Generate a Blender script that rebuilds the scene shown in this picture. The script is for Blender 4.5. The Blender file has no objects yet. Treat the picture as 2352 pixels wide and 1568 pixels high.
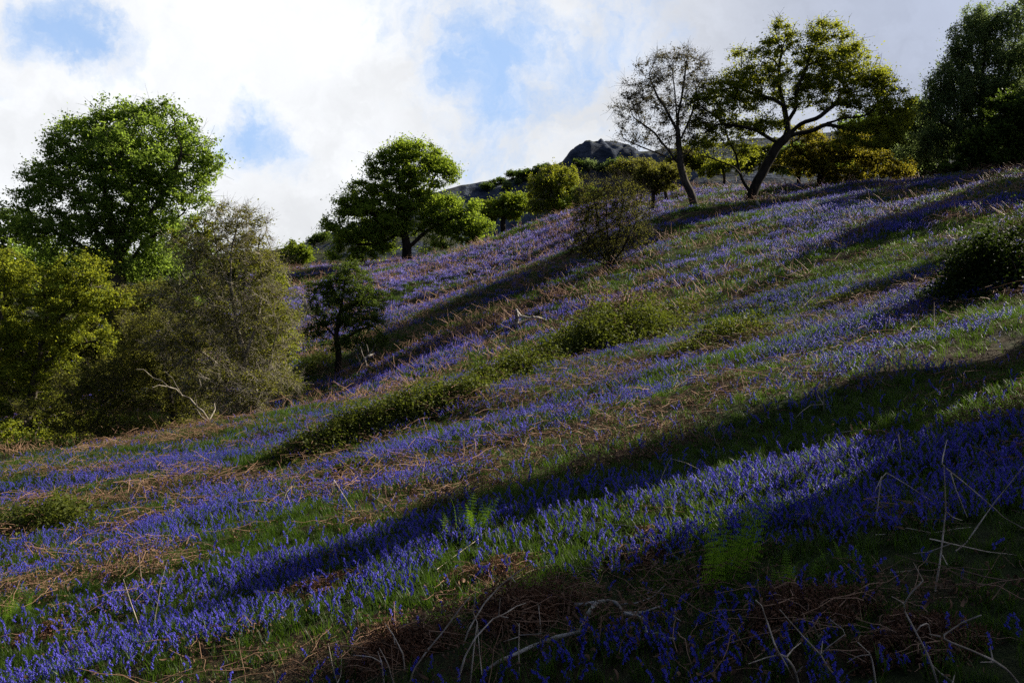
import bpy, math, random
import numpy as np

# ------------------------------------------------------------------ camera, sky, sun
SC = bpy.context.scene
COL = SC.collection
F = 1960.0            # focal length in pixels of a 2352 px wide picture
CAMZ = 1.9
cam_d = bpy.data.cameras.new('camera'); cam_d.lens = 30.0; cam_d.sensor_width = 36.0
cam_d.clip_start = 0.05; cam_d.clip_end = 6000
cam = bpy.data.objects.new('camera', cam_d); COL.objects.link(cam)
cam.location = (0, 0, CAMZ); cam.rotation_euler = (math.radians(90), 0, 0)
SC.camera = cam

SUN_EL = math.radians(33); SUN_AZ = math.radians(25)      # azimuth from +X towards +Y
SUN_DIR = np.array([math.cos(SUN_EL)*math.cos(SUN_AZ), math.cos(SUN_EL)*math.sin(SUN_AZ), math.sin(SUN_EL)])
sl = bpy.data.lights.new('sun', 'SUN'); sl.energy = 5.0; sl.angle = math.radians(0.5); sl.color = (1.0, 0.92, 0.78)
sun = bpy.data.objects.new('sun', sl); COL.objects.link(sun)
from mathutils import Vector
sun.rotation_euler = Vector(SUN_DIR).to_track_quat('Z', 'Y').to_euler()
SC.view_settings.view_transform = 'Standard'; SC.view_settings.look = 'None'
SC.view_settings.gamma = 1.0; SC.view_settings.exposure = 1.1
SC.cycles.use_denoising = False
SC.cycles.max_bounces = 5; SC.cycles.diffuse_bounces = 2; SC.cycles.transmission_bounces = 3
SC.cycles.transparent_max_bounces = 4; SC.cycles.caustics_reflective = False; SC.cycles.caustics_refractive = False


class NT:
    """tiny node helper"""
    def __init__(self, tree): self.t = tree
    def n(self, typ, props=None, **inp):
        nd = self.t.nodes.new(typ)
        for k, v in (props or {}).items(): setattr(nd, k, v)
        for k, v in inp.items():
            key = int(k[1:]) if k[0] == 'i' and k[1:].isdigit() else k.replace('_', ' ')
            s = nd.inputs[key]
            if hasattr(v, 'is_output') or isinstance(v, bpy.types.NodeSocket): self.t.links.new(v, s)
            else: s.default_value = v
        return nd
    def math(self, op, a, b=0.0, c=None, clamp=False):
        nd = self.n('ShaderNodeMath', {'operation': op, 'use_clamp': clamp}, i0=a, i1=b)
        return nd.outputs[0]
    def ramp(self, v, a, b, lo=0.0, hi=1.0):
        nd = self.n('ShaderNodeMapRange', {'interpolation_type': 'SMOOTHSTEP'}, i0=v, i1=a, i2=b, i3=lo, i4=hi)
        return nd.outputs[0]
    def mix(self, f, a, b):
        nd = self.t.nodes.new('ShaderNodeMix'); nd.data_type = 'RGBA'
        for idx, v in ((0, f), (6, a), (7, b)):
            s = nd.inputs[idx]
            if isinstance(v, bpy.types.NodeSocket): self.t.links.new(v, s)
            else: s.default_value = v if idx == 0 else (*v, 1) if len(v) == 3 else v
        return nd.outputs[2]
    def noise(self, vec, scale, detail=4, rough=0.55, dist=0.0):
        nd = self.n('ShaderNodeTexNoise', None, Scale=scale, Detail=detail, Roughness=rough, Distortion=dist)
        if vec is not None: self.t.links.new(vec, nd.inputs['Vector'])
        return nd


def pdir(px, py):
    v = np.array([(px-1176)/F, 1.0, (784-py)/F]); return v/np.linalg.norm(v)


def build_world():
    w = bpy.data.worlds.new('World'); SC.world = w; w.use_nodes = True
    t = w.node_tree; t.nodes.clear(); N = NT(t)
    sky = N.n('ShaderNodeTexSky', {'sky_type': 'NISHITA', 'sun_disc': False})
    sky.sun_elevation = SUN_EL; sky.sun_rotation = math.radians(90) - SUN_AZ
    sky.air_density = 1.0; sky.dust_density = 0.6; sky.ozone_density = 1.5
    tc = N.n('ShaderNodeTexCoord'); d = tc.outputs['Generated']
    # wander the direction with noise so that the cloud edges are ragged
    w1 = N.noise(d, 5.0, 8, 0.62)
    off = N.n('ShaderNodeVectorMath', {'operation': 'SUBTRACT'}, i0=w1.outputs['Color'], i1=(0.5, 0.5, 0.5))
    offs = N.n('ShaderNodeVectorMath', {'operation': 'SCALE'}, i0=off.outputs[0]); offs.inputs['Scale'].default_value = 0.19
    dd = N.n('ShaderNodeVectorMath', {'operation': 'ADD'}, i0=d, i1=offs.outputs[0]).outputs[0]
    def spot(px, py, r0, r1, vec=dd, sq=None):
        c = pdir(px, py)
        v = N.n('ShaderNodeVectorMath', {'operation': 'SUBTRACT'}, i0=vec, i1=tuple(c)).outputs[0]
        if sq is not None: v = N.n('ShaderNodeVectorMath', {'operation': 'MULTIPLY'}, i0=v, i1=sq).outputs[0]
        ln = N.n('ShaderNodeVectorMath', {'operation': 'LENGTH'}, i0=v).outputs[1]
        return N.ramp(ln, r0, r1, 1.0, 0.0)
    gaps = [(130, 110, .015, .10, (1, 1, 1.7), .95), (250, 150, .0, .06, (1, 1, 1.8), .6), (590, 345, .01, .075, (1, 1, 1.1), .95), (650, 380, .0, .06, (1, 1, 1.6), .7),
            (1085, 90, .02, .11, (1.1, 1, .6), .9), (1120, 190, .01, .07, (1.1, 1, .9), .8), (1270, 85, .01, .06, (1, 1, 1.6), .7), (1350, 290, .0, .07, (1, 1, 1.2), .45),
            (1200, 110, .02, .25, (.9, 1, 1), .85), (-300, 250, .02, .12, (1, 1, 1.5), .8), (2600, -200, .02, .2, (1, 1, 1.5), .7)]
    g = None
    for px, py, r0, r1, sq, wgt in gaps:
        s = N.math('MULTIPLY', spot(px, py, r0, r1, dd, sq), wgt)
        g = s if g is None else N.math('MAXIMUM', g, s)
    big = N.noise(d, 2.2, 5, 0.55)
    fine = N.noise(dd, 8.0, 9, 0.62)
    # cloud brightness: white towards the open sky ahead, grey overhead and to the right
    white = spot(650, 330, .28, .95, d, (1, 1, 1.0))
    right = N.ramp(N.n('ShaderNodeSeparateXYZ', None, Vector=d).outputs[0], .0, .50)
    up = N.n('ShaderNodeSeparateXYZ', None, Vector=d).outputs[2]
    white = N.math('MULTIPLY', white, N.ramp(up, .40, .60, 1.0, 0.0))
    base = N.mix(white, (.22, .36, .75), (4.5, 4.6, 4.75))
    base = N.mix(N.math('MULTIPLY', right, N.ramp(up, .1, .36, .35, 1.0)), base, (2.4, 2.68, 3.4))
    # soft billows
    bil = N.math('ADD', N.math('MULTIPLY', fine.outputs[0], .35), N.math('MULTIPLY', big.outputs[0], .65))
    sh = N.math('ADD', N.ramp(bil, .36, .62, .82, 1.03), N.math('MULTIPLY', N.ramp(N.noise(dd, 13.0, 9, .6).outputs[0], .40, .60), .07))
    lum = N.n('ShaderNodeVectorMath', {'operation': 'SCALE'}, i0=base); t.links.new(sh, lum.inputs['Scale'])
    blue = N.n('ShaderNodeVectorMath', {'operation': 'ADD'}, i0=N.n('ShaderNodeVectorMath', {'operation': 'SCALE'}, i0=sky.outputs[0]).outputs[0], i1=(.85, 1.75, 3.35))
    blue.inputs[0].links[0].from_node.inputs['Scale'].default_value = 0.22
    wis = N.noise(dd, 19.0, 8, 0.65)
    gn = N.math('ADD', N.math('MULTIPLY', N.math('SUBTRACT', fine.outputs[0], .5), 2.6), N.math('MULTIPLY', N.math('SUBTRACT', wis.outputs[0], .5), 1.3))
    gg = N.math('MULTIPLY', N.math('MULTIPLY', N.ramp(N.math('ADD', g, gn), .22, 1.35), .78), N.ramp(g, .02, .3))
    col = N.mix(gg, lum.outputs[0], blue.outputs[0])
    bg = N.n('ShaderNodeBackground', None, Color=col, Strength=0.1)
    out = N.n('ShaderNodeOutputWorld'); t.links.new(bg.outputs[0], out.inputs[0])
    w.cycles.sampling_method = 'MANUAL'; w.cycles.sample_map_resolution = 512
build_world()

# ------------------------------------------------------------------ helpers
random.seed(3); RNG = np.random.default_rng(11)
def at(px, py, d): return np.array([(px-1176)/F*d, d, CAMZ+(784-py)/F*d])

def _hash(ix, iy, seed):
    h = (ix.astype(np.int64)*374761393 + iy.astype(np.int64)*668265263 + seed*1442695041) & 0xffffffff
    h = ((h ^ (h >> 13))*1274126177) & 0xffffffff
    return ((h ^ (h >> 16)) & 0xffff)/65535.0
def vnoise(x, y, seed=0):
    x = np.asarray(x, float); y = np.asarray(y, float)
    ix = np.floor(x); iy = np.floor(y); fx = x-ix; fy = y-iy
    fx = fx*fx*(3-2*fx); fy = fy*fy*(3-2*fy)
    a = _hash(ix, iy, seed); b = _hash(ix+1, iy, seed); c = _hash(ix, iy+1, seed); d = _hash(ix+1, iy+1, seed)
    return (a*(1-fx)+b*fx)*(1-fy) + (c*(1-fx)+d*fx)*fy
def fbm(x, y, sx, sy=None, seed=0, octv=3):
    sy = sy or sx; s = 0; a = 1.0; tot = 0
    for o in range(octv):
        s = s + a*vnoise(np.asarray(x)/sx*2**o + 17.3*o, np.asarray(y)/sy*2**o - 9.1*o, seed+o); tot += a; a *= .5
    return s/tot
def sstep(v, a, b):
    t = np.clip((v-a)/(b-a), 0, 1); return t*t*(3-2*t)

# ground: smooth surface through points whose place and distance are read from the photograph
CP = [(0, 1568, 5.8), (1176, 1568, 4.1), (2352, 1568, 3.2), (0, 1200, 13.6), (0, 1090, 21), (590, 985, 27), (775, 860, 36), (1400, 612, 36),
      (1176, 784, 28), (1400, 800, 20.5), (850, 1010, 14.5), (2300, 650, 17), (2352, 385, 38), (1725, 470, 46), (1590, 478, 46), (2240, 400, 45),
      (930, 603, 80), (1300, 492, 76), (1150, 556, 78), (1540, 450, 62), (640, 622, 88), (400, 690, 85), (0, 800, 80), (0, 1000, 33), (660, 700, 60),
      (1000, 700, 45), (900, 780, 37), (1600, 640, 30), (1700, 760, 19), (2000, 700, 17), (2100, 520, 28), (1900, 480, 38), (1000, 900, 19),
      (1500, 900, 12.3), (1150, 640, 52), (2050, 415, 46), (300, 1010, 30), (300, 1200, 12.2)]
PTS = [at(*c) for c in CP]
PTS += [np.array(p, float) for p in [(0, 0, 0), (20, 4, 4.4), (-15, 4, -3.2), (0, -10, -.6), (35, 14, 8.0), (-32, 18, -7.5), (-45, 60, -4), (38, 46, 12),
        (45, 80, 15), (10, 100, 14.5), (-10, 105, 9), (-40, 110, 3), (22, 85, 16), (-60, 30, -11), (50, 0, 9), (-50, -10, -9), (30, 30, 8.5), (26, 60, 12.2)]]
PTS = np.array(PTS)
def _tps(r2): return 0.5*r2*np.log(r2+1e-9)
_P = PTS[:, :2]/20.0
_n = len(_P)
_K = _tps(((_P[:, None]-_P[None])**2).sum(-1)) + np.eye(_n)*0.004
_A = np.zeros((_n+3, _n+3)); _A[:_n, :_n] = _K; _A[:_n, _n] = 1; _A[:_n, _n+1:] = _P; _A[_n, :_n] = 1; _A[_n+1:, :_n] = _P.T
_W = np.linalg.solve(_A, np.concatenate([PTS[:, 2], np.zeros(3)]))
def gz(x, y):
    x = np.asarray(x, float); y = np.asarray(y, float); shp = np.broadcast(x, y).shape
    X = np.clip(np.broadcast_to(x, shp).ravel(), -75, 70); Y = np.clip(np.broadcast_to(y, shp).ravel(), -15, 118)
    out = np.empty(len(X))
    for s in range(0, len(X), 40000):
        q = np.stack([X[s:s+40000], Y[s:s+40000]], 1)/20.0
        r2 = ((q[:, None]-_P[None])**2).sum(-1)
        out[s:s+40000] = _tps(r2)@_W[:_n] + _W[_n] + q@_W[_n+1:]
    Yr = np.broadcast_to(y, shp).ravel(); Xr = np.broadcast_to(x, shp).ravel()
    out += (fbm(Xr, Yr, 3.2, 1.6, 5, 3)-.5)*.30*np.clip((np.abs(Yr)+np.abs(Xr))/10, .25, 1.6)
    out += (fbm(Xr, Yr, 10, 4.5, 6, 2)-.5)*.85*np.clip((np.hypot(Xr, Yr)-9)/14, 0, 1)
    far = np.clip((np.hypot(Xr, Yr)-135)/260, 0, 1); out = out*(1-far) + far*-6
    return out.reshape(shp)
def gz1(x, y): return float(gz(np.array([x]), np.array([y]))[0])
_TT = np.concatenate([np.arange(2.2, 30, .05), np.arange(30, 100, .25)])
def hit(px, py):
    """distance at which the line of sight through a picture point meets the ground"""
    u = (px-1176)/F; v = (784-py)/F
    h = CAMZ+v*_TT - gz(u*_TT, _TT)
    k = np.where(h <= 0)[0]
    return float(_TT[k[0]]) if len(k) else 95.0
def ground_at(px, py):
    d = hit(px, py); x = (px-1176)/F*d
    return np.array([x, d, gz1(x, d)])

def mesh_np(name, V, faces, mat, parent=None, smooth=False, mats=None, midx=None):
    """faces: list of int arrays (n,k)"""
    me = bpy.data.meshes.new(name); V = np.asarray(V, np.float32)
    me.vertices.add(len(V)); me.vertices.foreach_set('co', V.ravel())
    li = np.concatenate([f.ravel() for f in faces]).astype(np.int32)
    tot = np.concatenate([np.full(len(f), f.shape[1], np.int32) for f in faces])
    st = np.concatenate([[0], np.cumsum(tot)[:-1]]).astype(np.int32)
    me.loops.add(len(li)); me.loops.foreach_set('vertex_index', li)
    me.polygons.add(len(tot)); me.polygons.foreach_set('loop_start', st)
    if smooth: me.polygons.foreach_set('use_smooth', np.ones(len(tot), bool))
    for m in (mats or [mat]): me.materials.append(m)
    if midx is not None: me.polygons.foreach_set('material_index', np.asarray(midx, np.int32))
    me.update(calc_edges=True); me.validate()
    o = bpy.data.objects.new(name, me)
    if parent is not False: COL.objects.link(o)
    if parent: o.parent = parent
    return o

def tag(o, label=None, cat=None, group=None, kind=None):
    for k, v in (('label', label), ('category', cat), ('group', group), ('kind', kind)):
        if v: o[k] = v
    return o
def empty(name, loc, label, cat, group=None):
    o = bpy.data.objects.new(name, None); COL.objects.link(o); o.location = tuple(loc); o.empty_display_size = .3
    return tag(o, label, cat, group)

class MB:
    def __init__(self): self.V = []; self.Q = []; self.T = []; self.n = 0; self.mq = []; self.mt = []
    def add(self, V, Q=None, T=None, m=0):
        V = np.asarray(V, float).reshape(-1, 3)
        if Q is not None and len(Q): Q = np.asarray(Q); self.Q.append(Q+self.n); self.mq.append(np.full(len(Q), m))
        if T is not None and len(T): T = np.asarray(T); self.T.append(T+self.n); self.mt.append(np.full(len(T), m))
        self.V.append(V); self.n += len(V)
    def tube(self, P, R, k=5, m=0):
        P = np.asarray(P, float); R = np.broadcast_to(np.asarray(R, float), (len(P),))
        T = np.gradient(P, axis=0); T /= np.linalg.norm(T, axis=1, keepdims=True)+1e-9
        up = np.array([0, 0, 1.]) if abs(T[0][2]) < .9 else np.array([1., 0, 0])
        A = np.cross(T[0], up); A /= np.linalg.norm(A)
        ang = np.arange(k)*2*np.pi/k; V = []
        for i in range(len(P)):
            A = A - T[i]*A.dot(T[i]); A /= np.linalg.norm(A)+1e-9
            B = np.cross(T[i], A)
            V.append(P[i]+R[i]*(np.cos(ang)[:, None]*A+np.sin(ang)[:, None]*B))
        V = np.concatenate(V); n = len(P); i = np.arange(n-1)[:, None]*k; j = np.arange(k)[None]; j2 = (j+1) % k
        Q = np.stack([(i+j).ravel(), (i+j2).ravel(), (i+k+j2).ravel(), (i+k+j).ravel()], 1)
        self.add(V, Q, None, m)
        if R[-1] > .002:       # close the tip
            self.add(np.concatenate([V[-k:], [P[-1]+T[-1]*R[-1]*.5]]), None, [(a, (a+1) % k, k) for a in range(k)], m)
    def build(self, name, mat, parent=None, smooth=False, mats=None):
        fs = []; mi = []
        if self.Q: fs.append(np.concatenate(self.Q)); mi.append(np.concatenate(self.mq))
        if self.T: fs.append(np.concatenate(self.T)); mi.append(np.concatenate(self.mt))
        return mesh_np(name, np.concatenate(self.V), fs, mat, parent, smooth, mats, np.concatenate(mi) if mats else None)

def rand_rot(n, rng, up=0.0):
    """random frames: normals biased upwards"""
    N = rng.normal(size=(n, 3)); N[:, 2] = np.abs(N[:, 2])*(1+up)+up*.5
    N /= np.linalg.norm(N, axis=1, keepdims=True)
    A = rng.normal(size=(n, 3)); A -= N*(A*N).sum(1, keepdims=True); A /= np.linalg.norm(A, axis=1, keepdims=True)
    return A, np.cross(N, A), N
def leaves(mb, C, size, rng, up=.3, asp=.55, m=0, droop=0.0):
    """leaf blades: folded six-sided outlines, one per centre"""
    n = len(C); A, B, N = rand_rot(n, rng, up)
    if droop: A[:, 2] -= droop; A /= np.linalg.norm(A, axis=1, keepdims=True)
    s = (size*rng.uniform(.6, 1.35, n))[:, None]; w = s*asp
    v = np.stack([C-A*s*.5, C-A*s*.12+B*w*.5+N*s*.10, C+A*s*.25+B*w*.38+N*s*.06, C+A*s*.55, C+A*s*.25-B*w*.38+N*s*.06, C-A*s*.12-B*w*.5+N*s*.10], 1)
    i = np.arange(n)[:, None]*6
    Q = np.concatenate([i+np.array([[0, 1, 2, 3]]), i+np.array([[0, 3, 4, 5]])])
    mb.add(v.reshape(-1, 3), Q, None, m)

# ------------------------------------------------------------------ materials
def mat_leaf(name, c1, c2, trans=.35, rough=.6, spec=.12, nscale=.35, tcol=None, inst=False):
    m = bpy.data.materials.new(name); m.use_nodes = True; t = m.node_tree; t.nodes.clear(); N = NT(t)
    geo = N.n('ShaderNodeNewGeometry'); tc = N.n('ShaderNodeTexCoord')
    r = N.n('ShaderNodeObjectInfo').outputs['Random'] if inst else geo.outputs['Random Per Island']
    nz = N.noise(geo.outputs['Position'] if inst else tc.outputs['Object'], nscale, 3)
    f = N.math('ADD', N.math('MULTIPLY', r, .45), N.ramp(nz.outputs[0], .35, .65, 0, .55))
    col = N.mix(f, c1, c2)
    p = N.n('ShaderNodeBsdfPrincipled', None, Base_Color=col, Roughness=rough); p.inputs['Specular IOR Level'].default_value = spec
    out = N.n('ShaderNodeOutputMaterial')
    if trans:
        tcn = N.mix(1.0, col, col) if tcol is None else N.mix(.65, col, tcol)
        tr = N.n('ShaderNodeBsdfTranslucent', None, Color=tcn)
        mx = N.n('ShaderNodeMixShader', None, Fac=trans); t.links.new(p.outputs[0], mx.inputs[1]); t.links.new(tr.outputs[0], mx.inputs[2])
        t.links.new(mx.outputs[0], out.inputs[0])
    else: t.links.new(p.outputs[0], out.inputs[0])
    return m
def mat_bark(name, c1, c2, scale=6, rough=.9, bump=.5):
    m = bpy.data.materials.new(name); m.use_nodes = True; t = m.node_tree; t.nodes.clear(); N = NT(t)
    tc = N.n('ShaderNodeTexCoord'); mp = N.n('ShaderNodeMapping', None, Vector=tc.outputs['Object']); mp.inputs['Scale'].default_value = (1, 1, .35)
    nz = N.noise(mp.outputs[0], scale, 5, .65); big = N.noise(tc.outputs['Object'], scale*.18, 2)
    col = N.mix(N.ramp(N.math('ADD', N.math('MULTIPLY', nz.outputs[0], .6), N.math('MULTIPLY', big.outputs[0], .4)), .38, .62), c1, c2)
    bp = N.n('ShaderNodeBump', None, Strength=bump, Height=nz.outputs[0])
    p = N.n('ShaderNodeBsdfPrincipled', None, Base_Color=col, Roughness=rough, Normal=bp.outputs[0]); p.inputs['Specular IOR Level'].default_value = .15
    out = N.n('ShaderNodeOutputMaterial'); t.links.new(p.outputs[0], out.inputs[0]); return m

M = dict(
  bark_dark=mat_bark('dark_oak_bark', (.010, .008, .006), (.034, .027, .02)),
  bark_mid=mat_bark('grey_brown_bark', (.025, .021, .016), (.09, .075, .058)),
  bark_pale=mat_bark('pale_lichen_bark', (.10, .085, .065), (.34, .30, .24)),
  dead_wood=mat_bark('bleached_wood', (.16, .14, .12), (.50, .46, .41), 14),
  leaf_green=mat_leaf('mid_green_leaf', (.085, .135, .024), (.19, .26, .046), tcol=(.40, .56, .06), trans=.52),
  leaf_fresh=mat_leaf('fresh_spring_leaf', (.095, .145, .018), (.20, .27, .032), tcol=(.42, .55, .04), trans=.52),
  leaf_shaded=mat_leaf('shaded_bush_leaf', (.012, .022, .005), (.035, .055, .009), tcol=(.07, .11, .012), trans=.35),  # leaf colour darkened so the shade on the right-edge bush is painted in
  leaf_mixed=mat_leaf('dull_yellow_green_leaf', (.055, .070, .010), (.15, .165, .018), tcol=(.30, .33, .02), trans=.45, nscale=.5),
  leaf_mixed2=mat_leaf('hawthorn_leaf', (.04, .065, .013), (.10, .14, .028), tcol=(.22, .31, .035), trans=.44),
  leaf_willow=mat_leaf('golden_willow_leaf', (.14, .135, .035), (.24, .22, .06), tcol=(.40, .36, .07), trans=.48),
  leaf_oak=mat_leaf('fresh_oak_leaf', (.10, .135, .014), (.20, .235, .028), tcol=(.45, .47, .03), trans=.5),
  leaf_yellow=mat_leaf('bronze_yellow_leaf', (.10, .105, .012), (.18, .175, .02), tcol=(.45, .38, .03), trans=.48),
  leaf_bright=mat_leaf('bright_spring_leaf', (.11, .16, .014), (.20, .26, .022), tcol=(.32, .40, .02)),
  leaf_olive=mat_leaf('olive_bud_leaf', (.085, .092, .018), (.16, .158, .030), tcol=(.32, .32, .04), trans=.45),
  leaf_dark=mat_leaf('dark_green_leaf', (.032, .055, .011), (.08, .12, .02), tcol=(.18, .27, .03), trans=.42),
  leaf_birch=mat_leaf('grey_green_birch_leaf', (.075, .105, .036), (.16, .21, .075), tcol=(.32, .42, .12), trans=.5),
  leaf_ash=mat_leaf('opening_ash_bud', (.09, .085, .05), (.17, .16, .09), tcol=(.2, .18, .08)),
  bramble=mat_leaf('bramble_leaf', (.028, .042, .007), (.105, .122, .021), tcol=(.19, .23, .02), nscale=2.2),
  fern=mat_leaf('fern_leaf', (.085, .165, .012), (.17, .29, .025), tcol=(.32, .55, .02), nscale=3),
  bell=mat_leaf('bluebell_petal', (.036, .042, .40), (.125, .10, .57), trans=.30, tcol=(.09, .085, .7), rough=.5, spec=.15, inst=True, nscale=.5),
  bell_pale=mat_leaf('haze_lightened_petal', (.13, .11, .44), (.30, .25, .62), trans=.30, tcol=(.25, .2, .7), rough=.5, spec=.15, inst=True, nscale=.5),  # lighter petal colour with the haze of distance painted in, for far drifts
  bell_stem=mat_leaf('bluebell_stem', (.05, .07, .03), (.09, .10, .06), trans=.0, inst=True),
  blade=mat_leaf('grass_blade', (.014, .036, .004), (.048, .088, .010), trans=.4, tcol=(.13, .24, .012), rough=.45, spec=.2, inst=True, nscale=.6),
  bracken=mat_leaf('dead_bracken_stem', (.15, .078, .045), (.37, .225, .14), trans=.0, rough=.6, inst=True, nscale=.8),
  stalk=mat_bark('bleached_bracken_stalk', (.28, .21, .15), (.66, .56, .44), 22),
  curl=mat_leaf('curled_dead_frond', (.06, .028, .015), (.21, .105, .058), trans=.15, rough=.7, nscale=2.5),
  curl_i=mat_leaf('curled_dead_litter', (.07, .04, .024), (.20, .115, .065), trans=.1, rough=.7, inst=True, nscale=1.0),
)

# ------------------------------------------------------------------ ground
def mat_ground():
    m = bpy.data.materials.new('hillside_soil'); m.use_nodes = True; t = m.node_tree; t.nodes.clear(); N = NT(t)
    geo = N.n('ShaderNodeNewGeometry'); P = geo.outputs['Position']
    mp = N.n('ShaderNodeMapping', None, Vector=P); mp.inputs['Scale'].default_value = (.35, .8, .8)
    a = N.noise(mp.outputs[0], .9, 5, .6); b = N.noise(P, 9, 4, .7); c = N.noise(mp.outputs[0], .33, 3)
    col = N.mix(N.ramp(a.outputs[0], .40, .60), (.030, .045, .012), (.060, .038, .022))
    col = N.mix(N.ramp(c.outputs[0], .50, .66, 0, .7), col, (.055, .085, .018))
    col = N.mix(N.ramp(b.outputs[0], .35, .7, 0, .6), col, (.014, .012, .008))
    bp = N.n('ShaderNodeBump', None, Strength=.9, Distance=.08, Height=b.outputs[0])
    p = N.n('ShaderNodeBsdfPrincipled', None, Base_Color=col, Roughness=.95, Normal=bp.outputs[0]); p.inputs['Specular IOR Level'].default_value = .1
    out = N.n('ShaderNodeOutputMaterial'); t.links.new(p.outputs[0], out.inputs[0]); return m

def build_ground():
    ys = [-14.0]
    while ys[-1] < 2600:
        ys.append(ys[-1]+max(.22, .013*ys[-1]))
    ys = np.array(ys); s = np.linspace(-1, 1, 261)
    W = np.maximum(ys, 0)*.95+50
    X = W[:, None]*(np.sign(s)*np.abs(s)**1.6)[None]; Y = np.repeat(ys[:, None], 261, 1)
    Z = gz(X, Y)
    V = np.stack([X, Y, Z], -1).reshape(-1, 3); nr = len(ys)
    i = np.arange(nr-1)[:, None]*261; j = np.arange(260)[None]
    Q = np.stack([(i+j).ravel(), (i+j+1).ravel(), (i+j+262).ravel(), (i+j+261).ravel()], 1)
    o = mesh_np('ground', V, [Q], mat_ground(), None, True); tag(o, kind='structure')
build_ground()

def mat_hill():
    m = bpy.data.materials.new('crag_rock_and_heath'); m.use_nodes = True; t = m.node_tree; t.nodes.clear(); N = NT(t)
    geo = N.n('ShaderNodeNewGeometry'); P = geo.outputs['Position']
    a = N.noise(P, .07, 6, .65); b = N.noise(P, .35, 6, .75); mp = N.n('ShaderNodeMapping', None, Vector=P); mp.inputs['Scale'].default_value = (.25, .25, .8)
    st = N.noise(mp.outputs[0], .6, 5, .7)
    nz = N.n('ShaderNodeSeparateXYZ', None, Vector=geo.outputs['Normal']).outputs[2]
    heath = N.mix(N.ramp(a.outputs[0], .4, .6), (.026, .028, .018), (.050, .050, .022))
    heath = N.mix(N.ramp(b.outputs[0], .5, .62), heath, (.03, .04, .016))
    rock = N.mix(N.ramp(st.outputs[0], .35, .65), (.026, .034, .050), (.085, .102, .14))
    col = N.mix(N.ramp(N.math('ADD', nz, N.math('MULTIPLY', N.math('SUBTRACT', b.outputs[0], .5), .5)), .80, .93), rock, heath)
    bp = N.n('ShaderNodeBump', None, Strength=1.0, Distance=2.0, Height=st.outputs[0])
    p = N.n('ShaderNodeBsdfPrincipled', None, Base_Color=col, Roughness=.95, Normal=bp.outputs[0]); p.inputs['Specular IOR Level'].default_value = .1
    out = N.n('ShaderNodeOutputMaterial'); t.links.new(p.outputs[0], out.inputs[0]); return m

HILL_D = 260.0
SKYL = np.array([(-900, 640), (300, 600), (640, 572), (715, 551), (760, 535), (900, 480), (1020, 436), (1100, 419), (1150, 412), (1215, 399), (1262, 380), (1292, 362), (1306, 346), (1335, 334), (1352, 325), (1385, 322), (1420, 324), (1448, 330), (1464, 343), (1500, 345),
                 (1600, 335), (1720, 318), (1800, 316), (1950, 300), (2352, 262), (3200, 230)], float)
def hill_z(x, y):
    px = x/HILL_D*F+1176
    top = CAMZ+(784-np.interp(px, SKYL[:, 0], SKYL[:, 1]))/F*HILL_D
    t = np.clip((y-140)/(HILL_D-140), 0, 1)
    crag = np.exp(-((px-1385)/130)**2)+.5*np.exp(-((px-1150)/90)**2)
    prof = np.where(crag > .25, t**1.5, t**1.05)
    # rock steps below the top of the crag
    ledge = sstep(t, .80, .90)*.12+sstep(t, .93, .985)*.16
    prof = prof*(1-.28*np.clip(crag, 0, 1)) + ledge*np.clip(crag, 0, 1)
    z = -8+(top+8)*prof
    back = np.clip((y-HILL_D-25)/140, 0, 1); z = z-back*back*60
    rg_ = np.abs(fbm(x, y, 7, 10, 43, 4)-.5)*2
    z = z-(rg_*5.0-1.0)*np.clip(crag, 0, 1)*sstep(t, .55, .8)
    n = (fbm(x, y, 22, 22, 31, 4)-.5)*6*(t*(1-t)*4)*.7+(fbm(x, y, 5, 5, 37, 3)-.5)*2.0*t*(1-.6*(np.abs(t-1) < .02))
    return z+n
def build_hill():
    xs = np.concatenate([np.linspace(-420, -60, 90), np.linspace(-59, 60, 240), np.linspace(61, 420, 110)])
    ys = np.concatenate([np.linspace(138, 225, 70), np.linspace(226, 275, 110), np.linspace(276, 430, 40)])
    X, Y = np.meshgrid(xs, ys); Z = hill_z(X, Y)
    V = np.stack([X, Y, Z], -1).reshape(-1, 3); nc = len(xs); nr = len(ys)
    i = np.arange(nr-1)[:, None]*nc; j = np.arange(nc-1)[None]
    Q = np.stack([(i+j).ravel(), (i+j+1).ravel(), (i+j+nc+1).ravel(), (i+j+nc).ravel()], 1)
    o = mesh_np('hill', V, [Q], mat_hill(), None, False); tag(o, kind='structure')
build_hill()

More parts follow.
